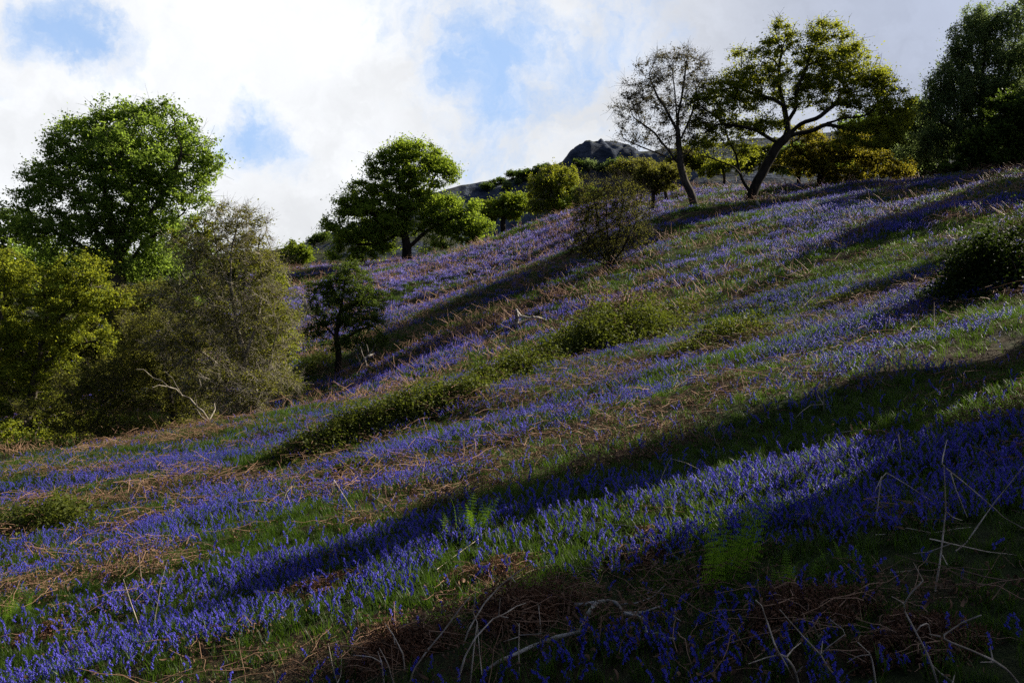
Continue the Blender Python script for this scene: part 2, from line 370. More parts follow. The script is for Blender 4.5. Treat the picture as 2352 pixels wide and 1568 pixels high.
# ------------------------------------------------------------------ trees
def make_puffs(blobs, d, pr, cov, rng, depth=.85, hollow=.6):
    """leaf clumps over the crown: blobs are ellipsoids (px, py, rx, ry[, ddepth]); returns centres and sizes"""
    E = []
    for b in blobs:
        dd = b[4] if len(b) > 4 else 0.0; sc = (d+dd)/F
        E.append((at(b[0], b[1], d+dd), np.array([b[2]*sc, math.sqrt(b[2]*b[3])*depth*sc, b[3]*sc])))
    C = []; S = []
    for n, (ctr, r) in enumerate(E):
        q = np.maximum(r-pr*.7, pr*.25)
        m = max(3, int(cov*4*(np.prod(q)**(2/3.0))/(pr*pr*.55))+2); k = np.arange(m)+.5
        ph = np.arccos(1-2*k/m)+rng.normal(size=m)*.18; th = 2.39996*k+rng.uniform(0, 6.28)+rng.normal(size=m)*.25
        v = np.stack([np.sin(ph)*np.cos(th), np.sin(ph)*np.sin(th), np.cos(ph)], 1)
        v *= np.where(rng.uniform(size=m) < .42, rng.uniform(.2, .8, m), rng.uniform(.80, 1.22, m))[:, None]
        keep = (v[:, 2] > -.35) | (rng.uniform(size=m) < .45)
        p = ctr+v*q
        for o, (c2_, r2_) in enumerate(E):
            if o != n: keep &= ((((p-c2_)/r2_)**2).sum(1) > hollow*hollow)
        p = p[keep]; C.append(p); S.append(pr*rng.uniform(.45, 1.35, len(p)))
    return np.concatenate(C), np.concatenate(S)

def colonize(trunks, attr, step, di, dk, rng, iters=90, wob=.25, sag=0.0):
    P = []; par = []
    for tr in trunks:           # polylines; the first starts at the root, others start on an existing node
        tr = np.asarray(tr, float); L = np.linalg.norm(np.diff(tr, axis=0), axis=1); cum = np.concatenate([[0], np.cumsum(L)])
        m = max(2, int(cum[-1]/step)+1); tt = np.linspace(0, cum[-1], m)
        q = np.stack([np.interp(tt, cum, tr[:, k]) for k in range(3)], 1)
        q[1:-1] += rng.normal(size=(m-2, 3))*step*.10
        if not P: P.append(q[0]); par.append(-1); last = 0
        else: last = int(np.argmin(((np.array(P)-q[0])**2).sum(1)))
        for k in range(1, m): P.append(q[k]); par.append(last); last = len(P)-1
    nb = len(P); P = np.array(P); par = list(par)
    D = np.full(len(attr), 1e9); I = np.zeros(len(attr), int)
    def upd(s):
        nonlocal D, I
        q = P[s:]
        if not len(q) or not len(attr): return
        d2 = ((attr[:, None]-q[None])**2).sum(-1); k = d2.argmin(1); m = d2[np.arange(len(attr)), k]
        b = m < D; D = np.where(b, m, D); I = np.where(b, k+s, I)
    # do not let the lowest trunk sprout
    upd(0)
    seen = {}
    for it in range(iters):
        if not len(attr): break
        act = D < di*di
        if not act.any(): di *= 1.4; 
        act = D < di*di
        if not act.any(): continue
        ids = I[act]; v = attr[act]-P[ids]; v /= np.linalg.norm(v, axis=1, keepdims=True)+1e-9
        u, inv = np.unique(ids, return_inverse=True); S = np.zeros((len(u), 3)); np.add.at(S, inv, v)
        S /= np.linalg.norm(S, axis=1, keepdims=True)+1e-9
        S += rng.normal(size=S.shape)*wob; S[:, 2] -= sag; S /= np.linalg.norm(S, axis=1, keepdims=True)
        keep = [k for k in range(len(u)) if seen.get(int(u[k]), 0) < 3]
        if not keep: break
        for k in keep: seen[int(u[k])] = seen.get(int(u[k]), 0)+1
        s = len(P); P = np.concatenate([P, P[u[keep]]+S[keep]*step]); par += [int(u[k]) for k in keep]
        upd(s)
        k = D > dk*dk; attr = attr[k]; D = D[k]; I = I[k]
        if len(P) > 9000: break
    return P, np.array(par), nb

def tree_mesh(P, par, R, r0, mb, exp=None, flare=1.25):
    n = len(P); tips = np.zeros(n); kids = [[] for _ in range(n)]
    for i in range(n-1, 0, -1):
        if tips[i] == 0: tips[i] = 1
        tips[par[i]] += tips[i]; kids[par[i]].append(i)
    e = math.log(max(tips[0], 2))/math.log(R/r0); rad = r0*tips**(1/max(e, 1.2))
    L = np.zeros(n)
    for i in range(1, n): L[i] = L[par[i]]+np.linalg.norm(P[i]-P[par[i]])
    rad = rad*(1+(flare-1)*np.exp(-L/(R*3)))
    starts = [(0, None)]
    while starts:
        i, pr = starts.pop(); ch = []
        if pr is not None: ch.append(pr)
        ch.append(i); j = i
        while kids[j]:
            k = sorted(kids[j], key=lambda q: -tips[q])
            for q in k[1:]: starts.append((q, j))
            j = k[0]; ch.append(j)
        if len(ch) < 2: continue
        r = rad[ch].copy()
        if pr is not None: r[0] = min(rad[pr]*.9, r[1]*1.25)
        p = P[ch].copy()
        if len(p) > 3: p[1:-1] = p[1:-1]*.5+(p[:-2]+p[2:])*.25
        mr = r.max(); mb.tube(p, r, 9 if mr > .12 else 5 if mr > .035 else 3)
    return rad, tips

def tree(name, label, base, trunks, blobs, d, R=.3, r0=.012, natt=900, nleaf=25000, lsize=.14, bark='bark_dark', leaf='leaf_green', cat='tree', group=None,
         step=None, seed=1, pr=.8, cov=.75, up=.3, wob=.3, depth=.85, di=None, dk=None, droop=0.0, twigs=0, sag=0.0, asp=.6, fill=0.0, hollow=.35, flat=.72, covk=1.55, scat=.38):
    """trunks: polylines of (px, py, depth offset); base: (px) foot is dropped on the ground"""
    rng = np.random.default_rng(seed); sc = d/F
    x0 = (base[0]-1176)/F*d; foot = np.array([x0, d, gz1(x0, d)-.12])
    tw = []
    for k, tr in enumerate(trunks):
        pts = [at(p[0], p[1], d+(p[2] if len(p) > 2 else rng.normal()*.012*d*(i > 1 and k > 0))) for i, p in enumerate(tr)]
        if k == 0: pts = [foot]+pts
        tw.append(pts)
    PC, PS = make_puffs(blobs, d, pr, cov*covk, rng, depth, hollow); npf = len(PC)
    k = rng.integers(0, npf, natt); attr = PC[k]+rng.normal(size=(natt, 3))*(PS[k]*.48)[:, None]*np.array([1, 1, .7])
    rx = np.mean([math.sqrt(b[2]*b[3]) for b in blobs])*sc
    step = step or max(.16, pr*.42)
    P, par, nb = colonize(tw, attr, step, di or rx*2.2, dk or step*1.4, rng, wob=wob, sag=sag)
    mb = MB(); rad, tips = tree_mesh(P-foot, par, R, r0, mb)
    thin = np.where((tips <= 3) & (np.arange(len(P)) >= nb))[0]
    if twigs:
        for i in rng.choice(thin, twigs):
            v = P[i]-P[par[i]]; v = v/(np.linalg.norm(v)+1e-9)+rng.normal(size=3)*.6; v[2] -= droop*.5
            v /= np.linalg.norm(v); l = rng.uniform(.5, 1.3)*step*2.2; q = P[i]-foot
            mid = q+v*l*.5+rng.normal(size=3)*l*.08; mb.tube([q, mid, q+v*l+np.array([0, 0, -droop*l*.4])], [r0*.8, r0*.6, r0*.3], 3)
    e = empty(name, foot, label, cat, group)
    mb.build('trunk', M[bark], e, True)
    # leaves: each clump a flattened cushion, densest on top
    w = PS**2*rng.uniform(.35, 1.5, npf); k = rng.choice(npf, nleaf, p=w/w.sum())
    v = rng.normal(size=(nleaf, 3)); v /= np.linalg.norm(v, axis=1, keepdims=True); v[:, 2] = np.where(v[:, 2] < 0, v[:, 2]*.55, v[:, 2])
    az = np.arctan2(v[:, 1], v[:, 0]); lump = 1+.28*np.sin(az*4+k*1.7)+.2*np.sin(az*7+v[:, 2]*6+k)
    C = PC[k]+v*(np.minimum(np.abs(rng.normal(size=nleaf))*.62, 1.5)*PS[k]*lump)[:, None]*np.array([1, 1, flat])
    fill = max(fill, scat)
    if fill:      # some foliage along the inner shoots
        f = rng.uniform(size=nleaf) < fill; q = P[rng.choice(thin, nleaf)]; C = np.where(f[:, None], q+rng.normal(size=(nleaf, 3))*step*.35, C)
    if droop: C[:, 2] -= np.abs(rng.normal(size=nleaf))*droop*.6
    C = C-foot
    g = gz(C[:, 0]+foot[0], C[:, 1]+foot[1])-foot[2]; C = C[C[:, 2] > g+.12]
    lb = MB(); leaves(lb, C, lsize, rng, up, asp, droop=droop)
    lb.build('crown', M[leaf], e)
    return e

WOOD = 'trees along the bluebell slope'
# big broadleaf at the left, with its neighbours
tree('broadleaf_tree', 'tallest green tree at the left edge, domed crown with fanning upright limbs', (275,),
     [[(272, 760), (268, 620), (272, 560), (300, 470), (310, 380)], [(268, 610), (225, 540), (190, 460), (150, 400)], [(272, 560), (240, 440), (230, 340)], [(270, 590), (340, 500), (390, 420), (420, 340)], [(272, 640), (330, 560), (420, 490)], [(268, 640), (180, 560), (110, 520)]],
     [(300, 330, 125, 95), (220, 320, 100, 70), (150, 410, 95, 85), (75, 460, 55, 65), (300, 440, 150, 100), (410, 350, 75, 80), (440, 285, 38, 42), (470, 385, 55, 60), (420, 450, 85, 60), (330, 262, 95, 45), (230, 520, 150, 70), (150, 300, 40, 30), (330, 520, 130, 60), (200, 580, 110, 50), (60, 520, 60, 50), (280, 380, 200, 110), (120, 530, 100, 60), (330, 600, 120, 60)],
     46, R=0.42, natt=5200, nleaf=110000, lsize=0.135, bark='bark_mid', leaf='leaf_green', seed=5, group=WOOD, wob=.22, twigs=900, pr=0.58, cov=0.85, fill=0.05, step=0.42, hollow=0.2)
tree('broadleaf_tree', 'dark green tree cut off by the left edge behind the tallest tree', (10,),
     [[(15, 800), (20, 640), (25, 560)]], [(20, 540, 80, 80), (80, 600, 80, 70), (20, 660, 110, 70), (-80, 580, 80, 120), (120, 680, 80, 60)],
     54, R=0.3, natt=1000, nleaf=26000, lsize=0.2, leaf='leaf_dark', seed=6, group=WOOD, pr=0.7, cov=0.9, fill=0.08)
tree('oak_tree', 'low spreading yellow-green tree filling the left edge in front of the tall tree', (60,),
     [[(70, 930), (90, 820), (110, 720), (100, 660)], [(85, 850), (30, 780), (-10, 700)], [(100, 760), (170, 700), (210, 660)], [(88, 840), (160, 800), (220, 780)]],
     [(40, 660, 70, 50), (110, 700, 110, 60), (40, 780, 110, 70), (170, 780, 110, 70), (80, 860, 150, 60), (200, 690, 90, 50), (-60, 760, 90, 120), (30, 930, 110, 40), (120, 960, 120, 45), (20, 990, 100, 45), (100, 1010, 130, 38, -3), (-20, 1000, 100, 50, -3), (190, 980, 90, 40, -2), (30, 615, 60, 45), (140, 640, 70, 45), (210, 625, 60, 50), (260, 690, 60, 50)],
     34, R=0.2, natt=2800, nleaf=75000, lsize=0.09, leaf='leaf_oak', bark='bark_mid', seed=7, group=WOOD, twigs=500, pr=0.4, cov=0.55, fill=0.15)
tree('oak_tree', 'shadowy olive tree between the yellow-green tree and the pale twiggy tree', (250,),
     [[(255, 930), (260, 800), (280, 700)], [(258, 850), (200, 780), (160, 740)], [(262, 800), (330, 740), (370, 690)]],
     [(270, 700, 110, 60), (200, 780, 110, 70), (300, 800, 110, 80), (230, 880, 130, 60), (360, 680, 70, 50), (130, 900, 120, 60), (260, 950, 140, 40), (380, 930, 90, 45), (280, 1000, 130, 36, -4), (200, 1020, 110, 30, -5), (340, 980, 90, 40, -4)],
     37, R=0.2, natt=2600, nleaf=66000, lsize=0.085, leaf='leaf_olive', bark='bark_mid', seed=8, group=WOOD, twigs=500, pr=0.42, cov=0.55, fill=0.15)
tree('broadleaf_tree', 'deep green tree filling the gap under the tallest tree, behind the twiggy ones', (340,),
     [[(335, 850), (330, 700), (340, 620)], [(332, 760), (250, 680)], [(332, 760), (430, 650)]], [(330, 620, 110, 60), (430, 600, 80, 60), (230, 620, 100, 60), (330, 720, 130, 80), (460, 690, 80, 70), (180, 700, 90, 70), (60, 620, 90, 60), (150, 600, 80, 50), (400, 560, 80, 50)],
     51, R=.28, natt=1900, nleaf=52000, lsize=.15, leaf='leaf_green', bark='bark_dark', seed=42, pr=0.6, cov=.8, fill=.1, group=WOOD)
tree('broadleaf_tree', 'dark bushy tree low in the wood beneath the tallest tree', (130,),
     [[(130, 900), (130, 800)]], [(130, 800, 130, 80), (20, 830, 120, 90), (260, 840, 130, 80), (380, 850, 110, 70), (130, 900, 160, 60), (330, 920, 150, 50)],
     43, R=.25, natt=1700, nleaf=60000, lsize=.15, leaf='leaf_olive', bark='bark_dark', seed=43, pr=0.55, cov=.8, fill=.1, group=WOOD)
tree('broadleaf_tree', 'yellow-green tree behind the shoulder of the twiggy grey-brown tree', (560,),
     [[(560, 720), (560, 620)], [(560, 700), (600, 630)]], [(560, 600, 70, 60), (610, 650, 45, 55), (500, 650, 70, 60), (590, 720, 60, 60), (470, 540, 60, 50), (560, 780, 90, 60), (480, 760, 90, 60), (600, 830, 60, 60), (530, 850, 80, 45)],
     40, R=.12, natt=1900, nleaf=42000, lsize=.11, leaf='leaf_mixed', bark='bark_dark', seed=44, pr=.5, cov=.75, fill=.1, group=WOOD)
tree('willow_tree', 'twiggy grey-brown tree with sparse buds and a rounded top, right of the left wood', (592,),
     [[(590, 940), (584, 890), (562, 820), (542, 740), (530, 660), (532, 580), (545, 520)], [(590, 940), (606, 880), (626, 810), (640, 740)], [(588, 936), (550, 880), (490, 830), (440, 790)], [(562, 820), (590, 740), (604, 650), (590, 560)], [(545, 750), (480, 690), (440, 620)], [(588, 930), (570, 905), (520, 900), (470, 890)], [(530, 660), (500, 590), (490, 530)]],
     [(520, 545, 90, 80), (565, 500, 55, 60), (460, 600, 80, 75), (600, 590, 60, 85), (610, 710, 65, 90), (500, 720, 130, 85), (640, 800, 45, 80), (540, 820, 120, 70), (420, 690, 75, 75), (430, 800, 90, 70), (640, 880, 50, 55), (480, 890, 90, 55), (600, 885, 70, 55, -1.2), (530, 880, 80, 55, -1.2), (560, 930, 80, 30, -1.0), (620, 620, 45, 50)],
     27, R=.13, r0=.006, natt=5200, nleaf=36000, lsize=.06, bark='bark_pale', leaf='leaf_olive', seed=9, group=WOOD, wob=.45, twigs=10000, step=.19, pr=.42, cov=.9, fill=.5)
tree('willow_tree', 'low grey twiggy tree with pale bare boughs drooping over the shaded ground', (395,),
     [[(398, 950), (390, 880), (370, 810), (360, 740)], [(392, 890), (330, 840), (290, 820)], [(385, 860), (440, 800), (470, 750)], [(398, 940), (330, 930), (260, 900)]],
     [(370, 760, 100, 70), (310, 830, 100, 60), (430, 790, 80, 60), (340, 910, 130, 55), (240, 930, 110, 55), (450, 880, 70, 60), (170, 980, 100, 40), (300, 990, 130, 40), (420, 940, 60, 40), (190, 1030, 90, 25), (250, 880, 120, 60), (470, 940, 50, 35), (120, 940, 100, 50), (430, 975, 80, 32, -1.2), (340, 1015, 90, 26, -1.5)],
     28.5, R=0.1, r0=0.005, natt=4200, nleaf=52000, lsize=0.06, bark='bark_mid', leaf='leaf_olive', seed=10, group=WOOD, wob=.45, twigs=4500, step=0.2, sag=.05, pr=0.4, cov=0.8, fill=0.4)
tree('hazel_bush', 'bright green low bush right behind the twiggy grey-brown tree', (660,),
     [[(655, 800), (650, 740)], [(655, 800), (690, 760)]], [(640, 660, 40, 60), (640, 740, 60, 60), (660, 800, 40, 50), (655, 880, 45, 50)],
     31, R=0.05, natt=500, nleaf=15000, lsize=0.075, leaf='leaf_oak', bark='bark_mid', seed=41, cat='bush', pr=0.4, cov=0.7, fill=0.2)
# hawthorn in the middle ground
tree('hawthorn_tree', 'small dark hawthorn with leaning trunk standing alone below the sunlit field', (775,),
     [[(778, 810), (772, 770), (782, 720), (790, 660), (800, 620)], [(774, 780), (740, 740), (700, 715)], [(782, 720), (830, 690), (855, 670)], [(776, 790), (820, 760), (870, 740)], [(785, 700), (760, 650)]],
     [(795, 640, 62, 38), (760, 680, 62, 45), (830, 690, 60, 55), (725, 712, 38, 22), (855, 735, 45, 38), (790, 740, 70, 40), (800, 610, 40, 18), (740, 745, 40, 22), (710, 770, 40, 24), (850, 785, 50, 26), (790, 790, 55, 24), (735, 660, 40, 30)],
     36, R=0.13, r0=.009, natt=2200, nleaf=52000, lsize=0.055, leaf='leaf_mixed2', bark='bark_dark', seed=11, wob=.45, step=0.17, twigs=500, pr=0.27, cov=0.8, fill=0.15)
# round oak on the skyline
tree('oak_tree', 'round-topped oak on the skyline in the centre, low limbs sweeping both ways', (935,),
     [[(936, 575), (930, 540), (925, 500), (935, 450), (940, 400)], [(930, 545), (885, 510), (840, 480)], [(928, 530), (870, 560), (800, 560)], [(938, 570), (985, 525), (1040, 500), (1080, 480)], [(932, 500), (980, 450), (1000, 400)], [(925, 500), (890, 440), (880, 390)]],
     [(940, 355, 75, 42), (890, 390, 55, 42), (1000, 380, 60, 48), (930, 420, 85, 50), (1030, 400, 35, 35), (840, 440, 60, 40), (800, 480, 50, 42), (860, 490, 80, 45), (820, 545, 75, 40), (900, 530, 80, 30), (1040, 490, 65, 45), (1090, 515, 48, 38), (1020, 540, 50, 30), (790, 575, 60, 25), (1090, 540, 40, 22), (920, 470, 70, 40), (960, 520, 60, 35), (880, 570, 70, 28), (760, 520, 30, 35), (1090, 555, 50, 24), (1040, 530, 60, 30), (1000, 565, 50, 18), (820, 592, 70, 18), (880, 520, 70, 45), (980, 480, 60, 45)],
     80, R=0.42, r0=0.022, natt=5000, nleaf=125000, lsize=0.19, leaf='leaf_fresh', bark='bark_dark', seed=12, group=WOOD, wob=.4, twigs=700, pr=0.85, cov=0.72, step=0.5, hollow=0.2, scat=0.2)
tree('broadleaf_tree', 'small bright yellow-green tree on the skyline just right of the left wood', (685,),
     [[(685, 605), (683, 585)]], [(668, 580, 28, 22), (700, 582, 24, 22), (650, 592, 22, 16), (685, 595, 40, 16)], 98, R=.3, r0=.03, natt=420, nleaf=12000, lsize=0.24, leaf='leaf_bright', seed=13, pr=1.0)
tree('broadleaf_tree', 'bright yellow-green bushy tree behind the right limbs of the round-topped oak', (1155,),
     [[(1155, 505), (1155, 480)], [(1155, 500), (1185, 480)]], [(1150, 468, 42, 26), (1190, 470, 30, 28), (1130, 490, 35, 24), (1180, 495, 40, 16)], 97, R=.3, r0=.03, natt=500, nleaf=15000, lsize=0.24, leaf='leaf_bright', seed=14, pr=1.1)
tree('birch_tree', 'rounded olive-yellow birch below the crag with drooping fine twigs', (1272,),
     [[(1272, 480), (1270, 440), (1272, 400)], [(1271, 450), (1250, 410)], [(1271, 450), (1295, 410)]], [(1272, 395, 38, 32), (1255, 430, 42, 40), (1295, 430, 40, 40), (1240, 465, 38, 28), (1300, 468, 40, 26), (1272, 470, 50, 26)],
     93, R=0.2, r0=.02, natt=1200, nleaf=40000, lsize=0.17, leaf='leaf_oak', bark='bark_pale', seed=15, droop=.6, twigs=700, pr=0.9, cov=1.0, fill=0.2)
tree('broadleaf_tree', 'yellow-tipped small tree peeping over the dark willow bush', (1345,),
     [[(1345, 470), (1345, 445)]], [(1340, 440, 32, 20), (1365, 455, 30, 22), (1330, 462, 26, 18)], 84, R=.2, r0=.025, natt=300, nleaf=7000, lsize=0.2, leaf='leaf_bright', seed=16, pr=0.9)
# willow bush on the open slope
tree('willow_bush', 'dark multi-stemmed willow bush fanning upwards on the open slope', (1400,),
     [[(1402, 611), (1400, 585), (1396, 540), (1392, 470)], [(1402, 614), (1385, 590), (1355, 550), (1330, 500)], [(1402, 614), (1420, 590), (1445, 545), (1470, 490)], [(1402, 613), (1394, 580), (1380, 540), (1365, 460)], [(1402, 613), (1410, 580), (1422, 530), (1434, 450)], [(1402, 614), (1432, 598), (1475, 570), (1505, 545)], [(1402, 614), (1372, 600), (1335, 575), (1308, 560)]],
     [(1400, 480, 70, 55), (1350, 500, 42, 50), (1455, 490, 45, 50), (1420, 430, 42, 40), (1400, 530, 80, 40), (1480, 530, 25, 35), (1330, 545, 25, 30), (1400, 560, 90, 35), (1370, 440, 50, 40), (1460, 440, 40, 40), (1345, 575, 45, 25), (1455, 570, 50, 25), (1400, 585, 60, 20)],
     36, R=0.09, r0=.007, natt=3600, nleaf=16000, lsize=0.048, leaf='leaf_olive', bark='bark_dark', seed=17, wob=.2, twigs=6000, cat='bush', step=.2, di=1.6, pr=0.42, cov=0.9, fill=0.6)
# thorn scrub behind, beneath the crag
tree('hawthorn_tree', 'sparse twiggy hawthorn leaning left behind the willow bush, below the crag', (1535,),
     [[(1528, 430), (1510, 410), (1480, 395), (1450, 370)], [(1520, 420), (1560, 390)], [(1500, 405), (1500, 370)], [(1528, 430), (1550, 420), (1590, 405)]],
     [(1450, 378, 50, 22), (1420, 395, 40, 25), (1490, 398, 65, 26), (1545, 392, 55, 26), (1460, 425, 60, 20)],
     58, R=0.13, r0=.012, natt=1100, nleaf=20000, lsize=0.1, leaf='leaf_olive', bark='bark_mid', seed=18, wob=.45, twigs=900, pr=0.55, cov=0.9, fill=0.4)
tree('hawthorn_tree', 'round olive hawthorn just left of the slender ash trunk, behind it', (1500,),
     [[(1500, 430), (1498, 400)], [(1500, 420), (1530, 400)]], [(1500, 400, 50, 34), (1545, 405, 36, 28), (1470, 420, 36, 24), (1510, 430, 60, 18)],
     53, R=.12, natt=1200, nleaf=18000, lsize=.10, leaf='leaf_olive', bark='bark_mid', seed=48, pr=.45, cov=.8, twigs=600)
tree('ash_tree', 'tall slender half-bare ash with open buds left of the gnarled oak', (1598,),
     [[(1590, 450), (1572, 415), (1562, 380), (1560, 330), (1556, 280), (1550, 220), (1545, 160)], [(1562, 380), (1500, 300), (1450, 270)], [(1560, 330), (1590, 260), (1600, 200)], [(1558, 300), (1510, 220), (1490, 170)], [(1560, 370), (1480, 340), (1430, 320)], [(1562, 370), (1610, 320), (1640, 300)], [(1556, 280), (1570, 200), (1580, 130)]],
     [(1555, 150, 70, 48), (1500, 190, 55, 55), (1600, 190, 48, 60), (1455, 250, 48, 60), (1530, 250, 80, 60), (1430, 310, 35, 30), (1610, 280, 45, 50), (1480, 320, 70, 30), (1560, 320, 60, 40)],
     46, R=0.2, r0=.009, natt=2600, nleaf=15000, lsize=0.085, leaf='leaf_ash', bark='bark_mid', seed=19, group=WOOD, wob=.4, twigs=2400, step=0.3, pr=0.42, cov=0.6, fill=0.45)
# the gnarled oak
tree('oak_tree', 'great gnarled oak with black twisted limbs and a wide yellow-green crown, forked at the base', (1722,),
     [[(1728, 440), (1745, 410), (1765, 370), (1790, 330), (1812, 312)],
      [(1812, 312), (1806, 280), (1800, 240), (1770, 225), (1730, 215), (1700, 200)], [(1806, 285), (1828, 250), (1830, 200), (1850, 160)],
      [(1812, 312), (1860, 302), (1900, 285), (1935, 272), (1985, 268)], [(1812, 310), (1835, 285), (1880, 270), (1920, 240), (1940, 200)],
      [(1800, 245), (1790, 190), (1790, 140)], [(1900, 285), (1960, 300), (2010, 285)],
      [(1790, 330), (1740, 300), (1700, 290), (1650, 285)],
      [(1722, 445), (1705, 410), (1690, 385), (1650, 370), (1610, 350)], [(1696, 395), (1690, 350), (1670, 310), (1665, 270)], [(1705, 410), (1730, 380), (1780, 378), (1830, 390)]],
     [(1880, 85, 75, 36), (1800, 105, 70, 36), (1950, 120, 60, 45), (1720, 125, 45, 30), (1870, 140, 120, 45), (1750, 175, 70, 40), (1690, 190, 60, 45), (1990, 190, 60, 50), (2030, 240, 55, 55), (1960, 240, 60, 40), (1650, 250, 50, 50), (1840, 200, 110, 40), (2000, 290, 70, 28), (1620, 330, 45, 35), (1700, 300, 60, 30), (1720, 350, 60, 22), (1860, 240, 90, 30), (2040, 290, 45, 40), (1700, 250, 50, 40), (1900, 60, 50, 25), (1640, 300, 40, 35), (1760, 290, 60, 30), (1680, 330, 55, 30), (1600, 290, 40, 35), (2060, 240, 40, 45), (1960, 300, 60, 28), (1790, 60, 50, 22), (1600, 240, 40, 40), (1740, 230, 60, 35), (1900, 190, 80, 50), (1950, 330, 70, 25), (2060, 320, 40, 30), (1700, 230, 70, 45), (1640, 220, 50, 45), (1740, 180, 60, 45), (1680, 290, 60, 35), (1930, 170, 70, 50), (2020, 190, 50, 45), (2060, 300, 45, 38), (2080, 260, 35, 45), (1990, 330, 60, 25)],
     46, R=0.27, r0=.013, natt=6000, nleaf=105000, lsize=0.1, leaf='leaf_oak', bark='bark_dark', seed=20, group=WOOD, wob=0.55, twigs=900, step=0.28, pr=0.5, cov=0.62, fill=0.1, scat=0.14)
tree('oak_tree', 'low bronze-yellow oak spreading sideways under the gnarled oak', (1880,),
     [[(1885, 400), (1890, 370), (1880, 345)], [(1888, 380), (1950, 360), (2000, 360)], [(1888, 385), (1840, 350), (1815, 330)]],
     [(1930, 345, 70, 35), (1990, 370, 62, 32), (1870, 350, 70, 35), (1850, 310, 50, 28), (2040, 395, 35, 20), (1910, 395, 110, 22), (1960, 320, 40, 24), (2060, 395, 40, 25), (1830, 380, 60, 24), (1960, 410, 90, 16)],
     51, R=0.17, r0=.013, natt=2000, nleaf=38000, lsize=0.105, leaf='leaf_yellow', bark='bark_dark', seed=21, group=WOOD, wob=.5, twigs=500, pr=0.42, cov=0.8, fill=0.1)
tree('broadleaf_tree', 'mid green bushy tree behind the right side of the gnarled oak', (1985,),
     [[(1985, 380), (1985, 330)], [(1985, 360), (1950, 320)]], [(1960, 300, 50, 40), (2010, 310, 50, 45), (1930, 350, 50, 35), (1990, 360, 70, 35)],
     60, R=.2, natt=1400, nleaf=30000, lsize=.14, leaf='leaf_green', bark='bark_dark', seed=45, pr=.6, cov=.7, group=WOOD)
tree('hawthorn_tree', 'small pale green thorn between the ash and the gnarled oak, behind both', (1665,),
     [[(1665, 415), (1660, 390)]], [(1650, 385, 40, 22), (1690, 380, 36, 20), (1620, 400, 30, 18)],
     66, R=.12, natt=600, nleaf=9000, lsize=.13, leaf='leaf_oak', bark='bark_mid', seed=46, pr=.5, cov=.6)
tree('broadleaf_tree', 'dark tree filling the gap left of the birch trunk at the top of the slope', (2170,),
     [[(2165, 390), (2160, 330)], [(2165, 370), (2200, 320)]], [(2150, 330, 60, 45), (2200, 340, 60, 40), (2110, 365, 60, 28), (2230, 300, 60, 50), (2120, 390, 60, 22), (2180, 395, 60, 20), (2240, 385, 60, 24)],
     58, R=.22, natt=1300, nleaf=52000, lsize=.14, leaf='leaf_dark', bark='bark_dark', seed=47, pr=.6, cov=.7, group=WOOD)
for px_, lab_, lf_, sd_ in ((1745, 'olive bushy tree behind the trunk of the gnarled oak, right of the pale thorn', 'leaf_mixed', 51), (1835, 'green bushy tree behind the bronze oak, left part', 'leaf_green', 52), (1905, 'dull green tree on the ridge behind the bronze oak, right part', 'leaf_mixed', 53), (1575, 'dull green bushy tree on the ridge behind the ash trunk', 'leaf_mixed', 54)):
    tree('broadleaf_tree', lab_, (px_,), [[(px_, 395), (px_, 370)]], [(px_, 360, 48, 36), (px_-30, 380, 36, 26), (px_+32, 378, 36, 28)],
         72, R=.16, natt=700, nleaf=15000, lsize=.17, leaf=lf_, bark='bark_dark', seed=sd_, pr=.75, cov=.8, group=WOOD)
# the wood on the right
tree('birch_tree', 'tall grey-green birch with drooping sprays at the top right corner', (2262,),
     [[(2255, 360), (2250, 300), (2255, 220), (2262, 120), (2265, 40)], [(2252, 300), (2200, 220), (2170, 180)], [(2255, 260), (2310, 180), (2330, 100)], [(2256, 200), (2225, 110), (2215, 60)], [(2250, 320), (2180, 290), (2130, 260)]],
     [(2240, 40, 48, 45), (2300, 50, 55, 50), (2210, 110, 55, 60), (2280, 130, 70, 70), (2345, 120, 60, 80), (2170, 190, 48, 50), (2240, 220, 90, 60), (2330, 240, 80, 70), (2140, 250, 55, 50), (2230, 300, 110, 45), (2150, 310, 60, 40), (2290, 330, 110, 45), (2350, 40, 40, 60), (2190, 240, 70, 60), (2260, 70, 70, 60), (2120, 330, 70, 45), (2200, 170, 60, 60), (2300, 200, 90, 70)],
     50, R=0.26, r0=.011, natt=4500, nleaf=130000, lsize=0.1, leaf='leaf_birch', bark='bark_dark', seed=22, group=WOOD, droop=.5, twigs=1200, wob=.3, pr=0.55, cov=0.85, fill=0.1, hollow=0.2)
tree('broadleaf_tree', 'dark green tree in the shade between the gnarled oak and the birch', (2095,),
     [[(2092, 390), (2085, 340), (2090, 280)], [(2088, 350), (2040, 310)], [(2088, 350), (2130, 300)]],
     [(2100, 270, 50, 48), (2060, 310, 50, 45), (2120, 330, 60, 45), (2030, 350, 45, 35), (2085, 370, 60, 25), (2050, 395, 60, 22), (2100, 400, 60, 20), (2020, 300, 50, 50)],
     56, R=0.2, r0=.014, natt=1600, nleaf=56000, lsize=0.16, leaf='leaf_dark', bark='bark_dark', seed=23, group=WOOD, pr=0.6, cov=0.9)
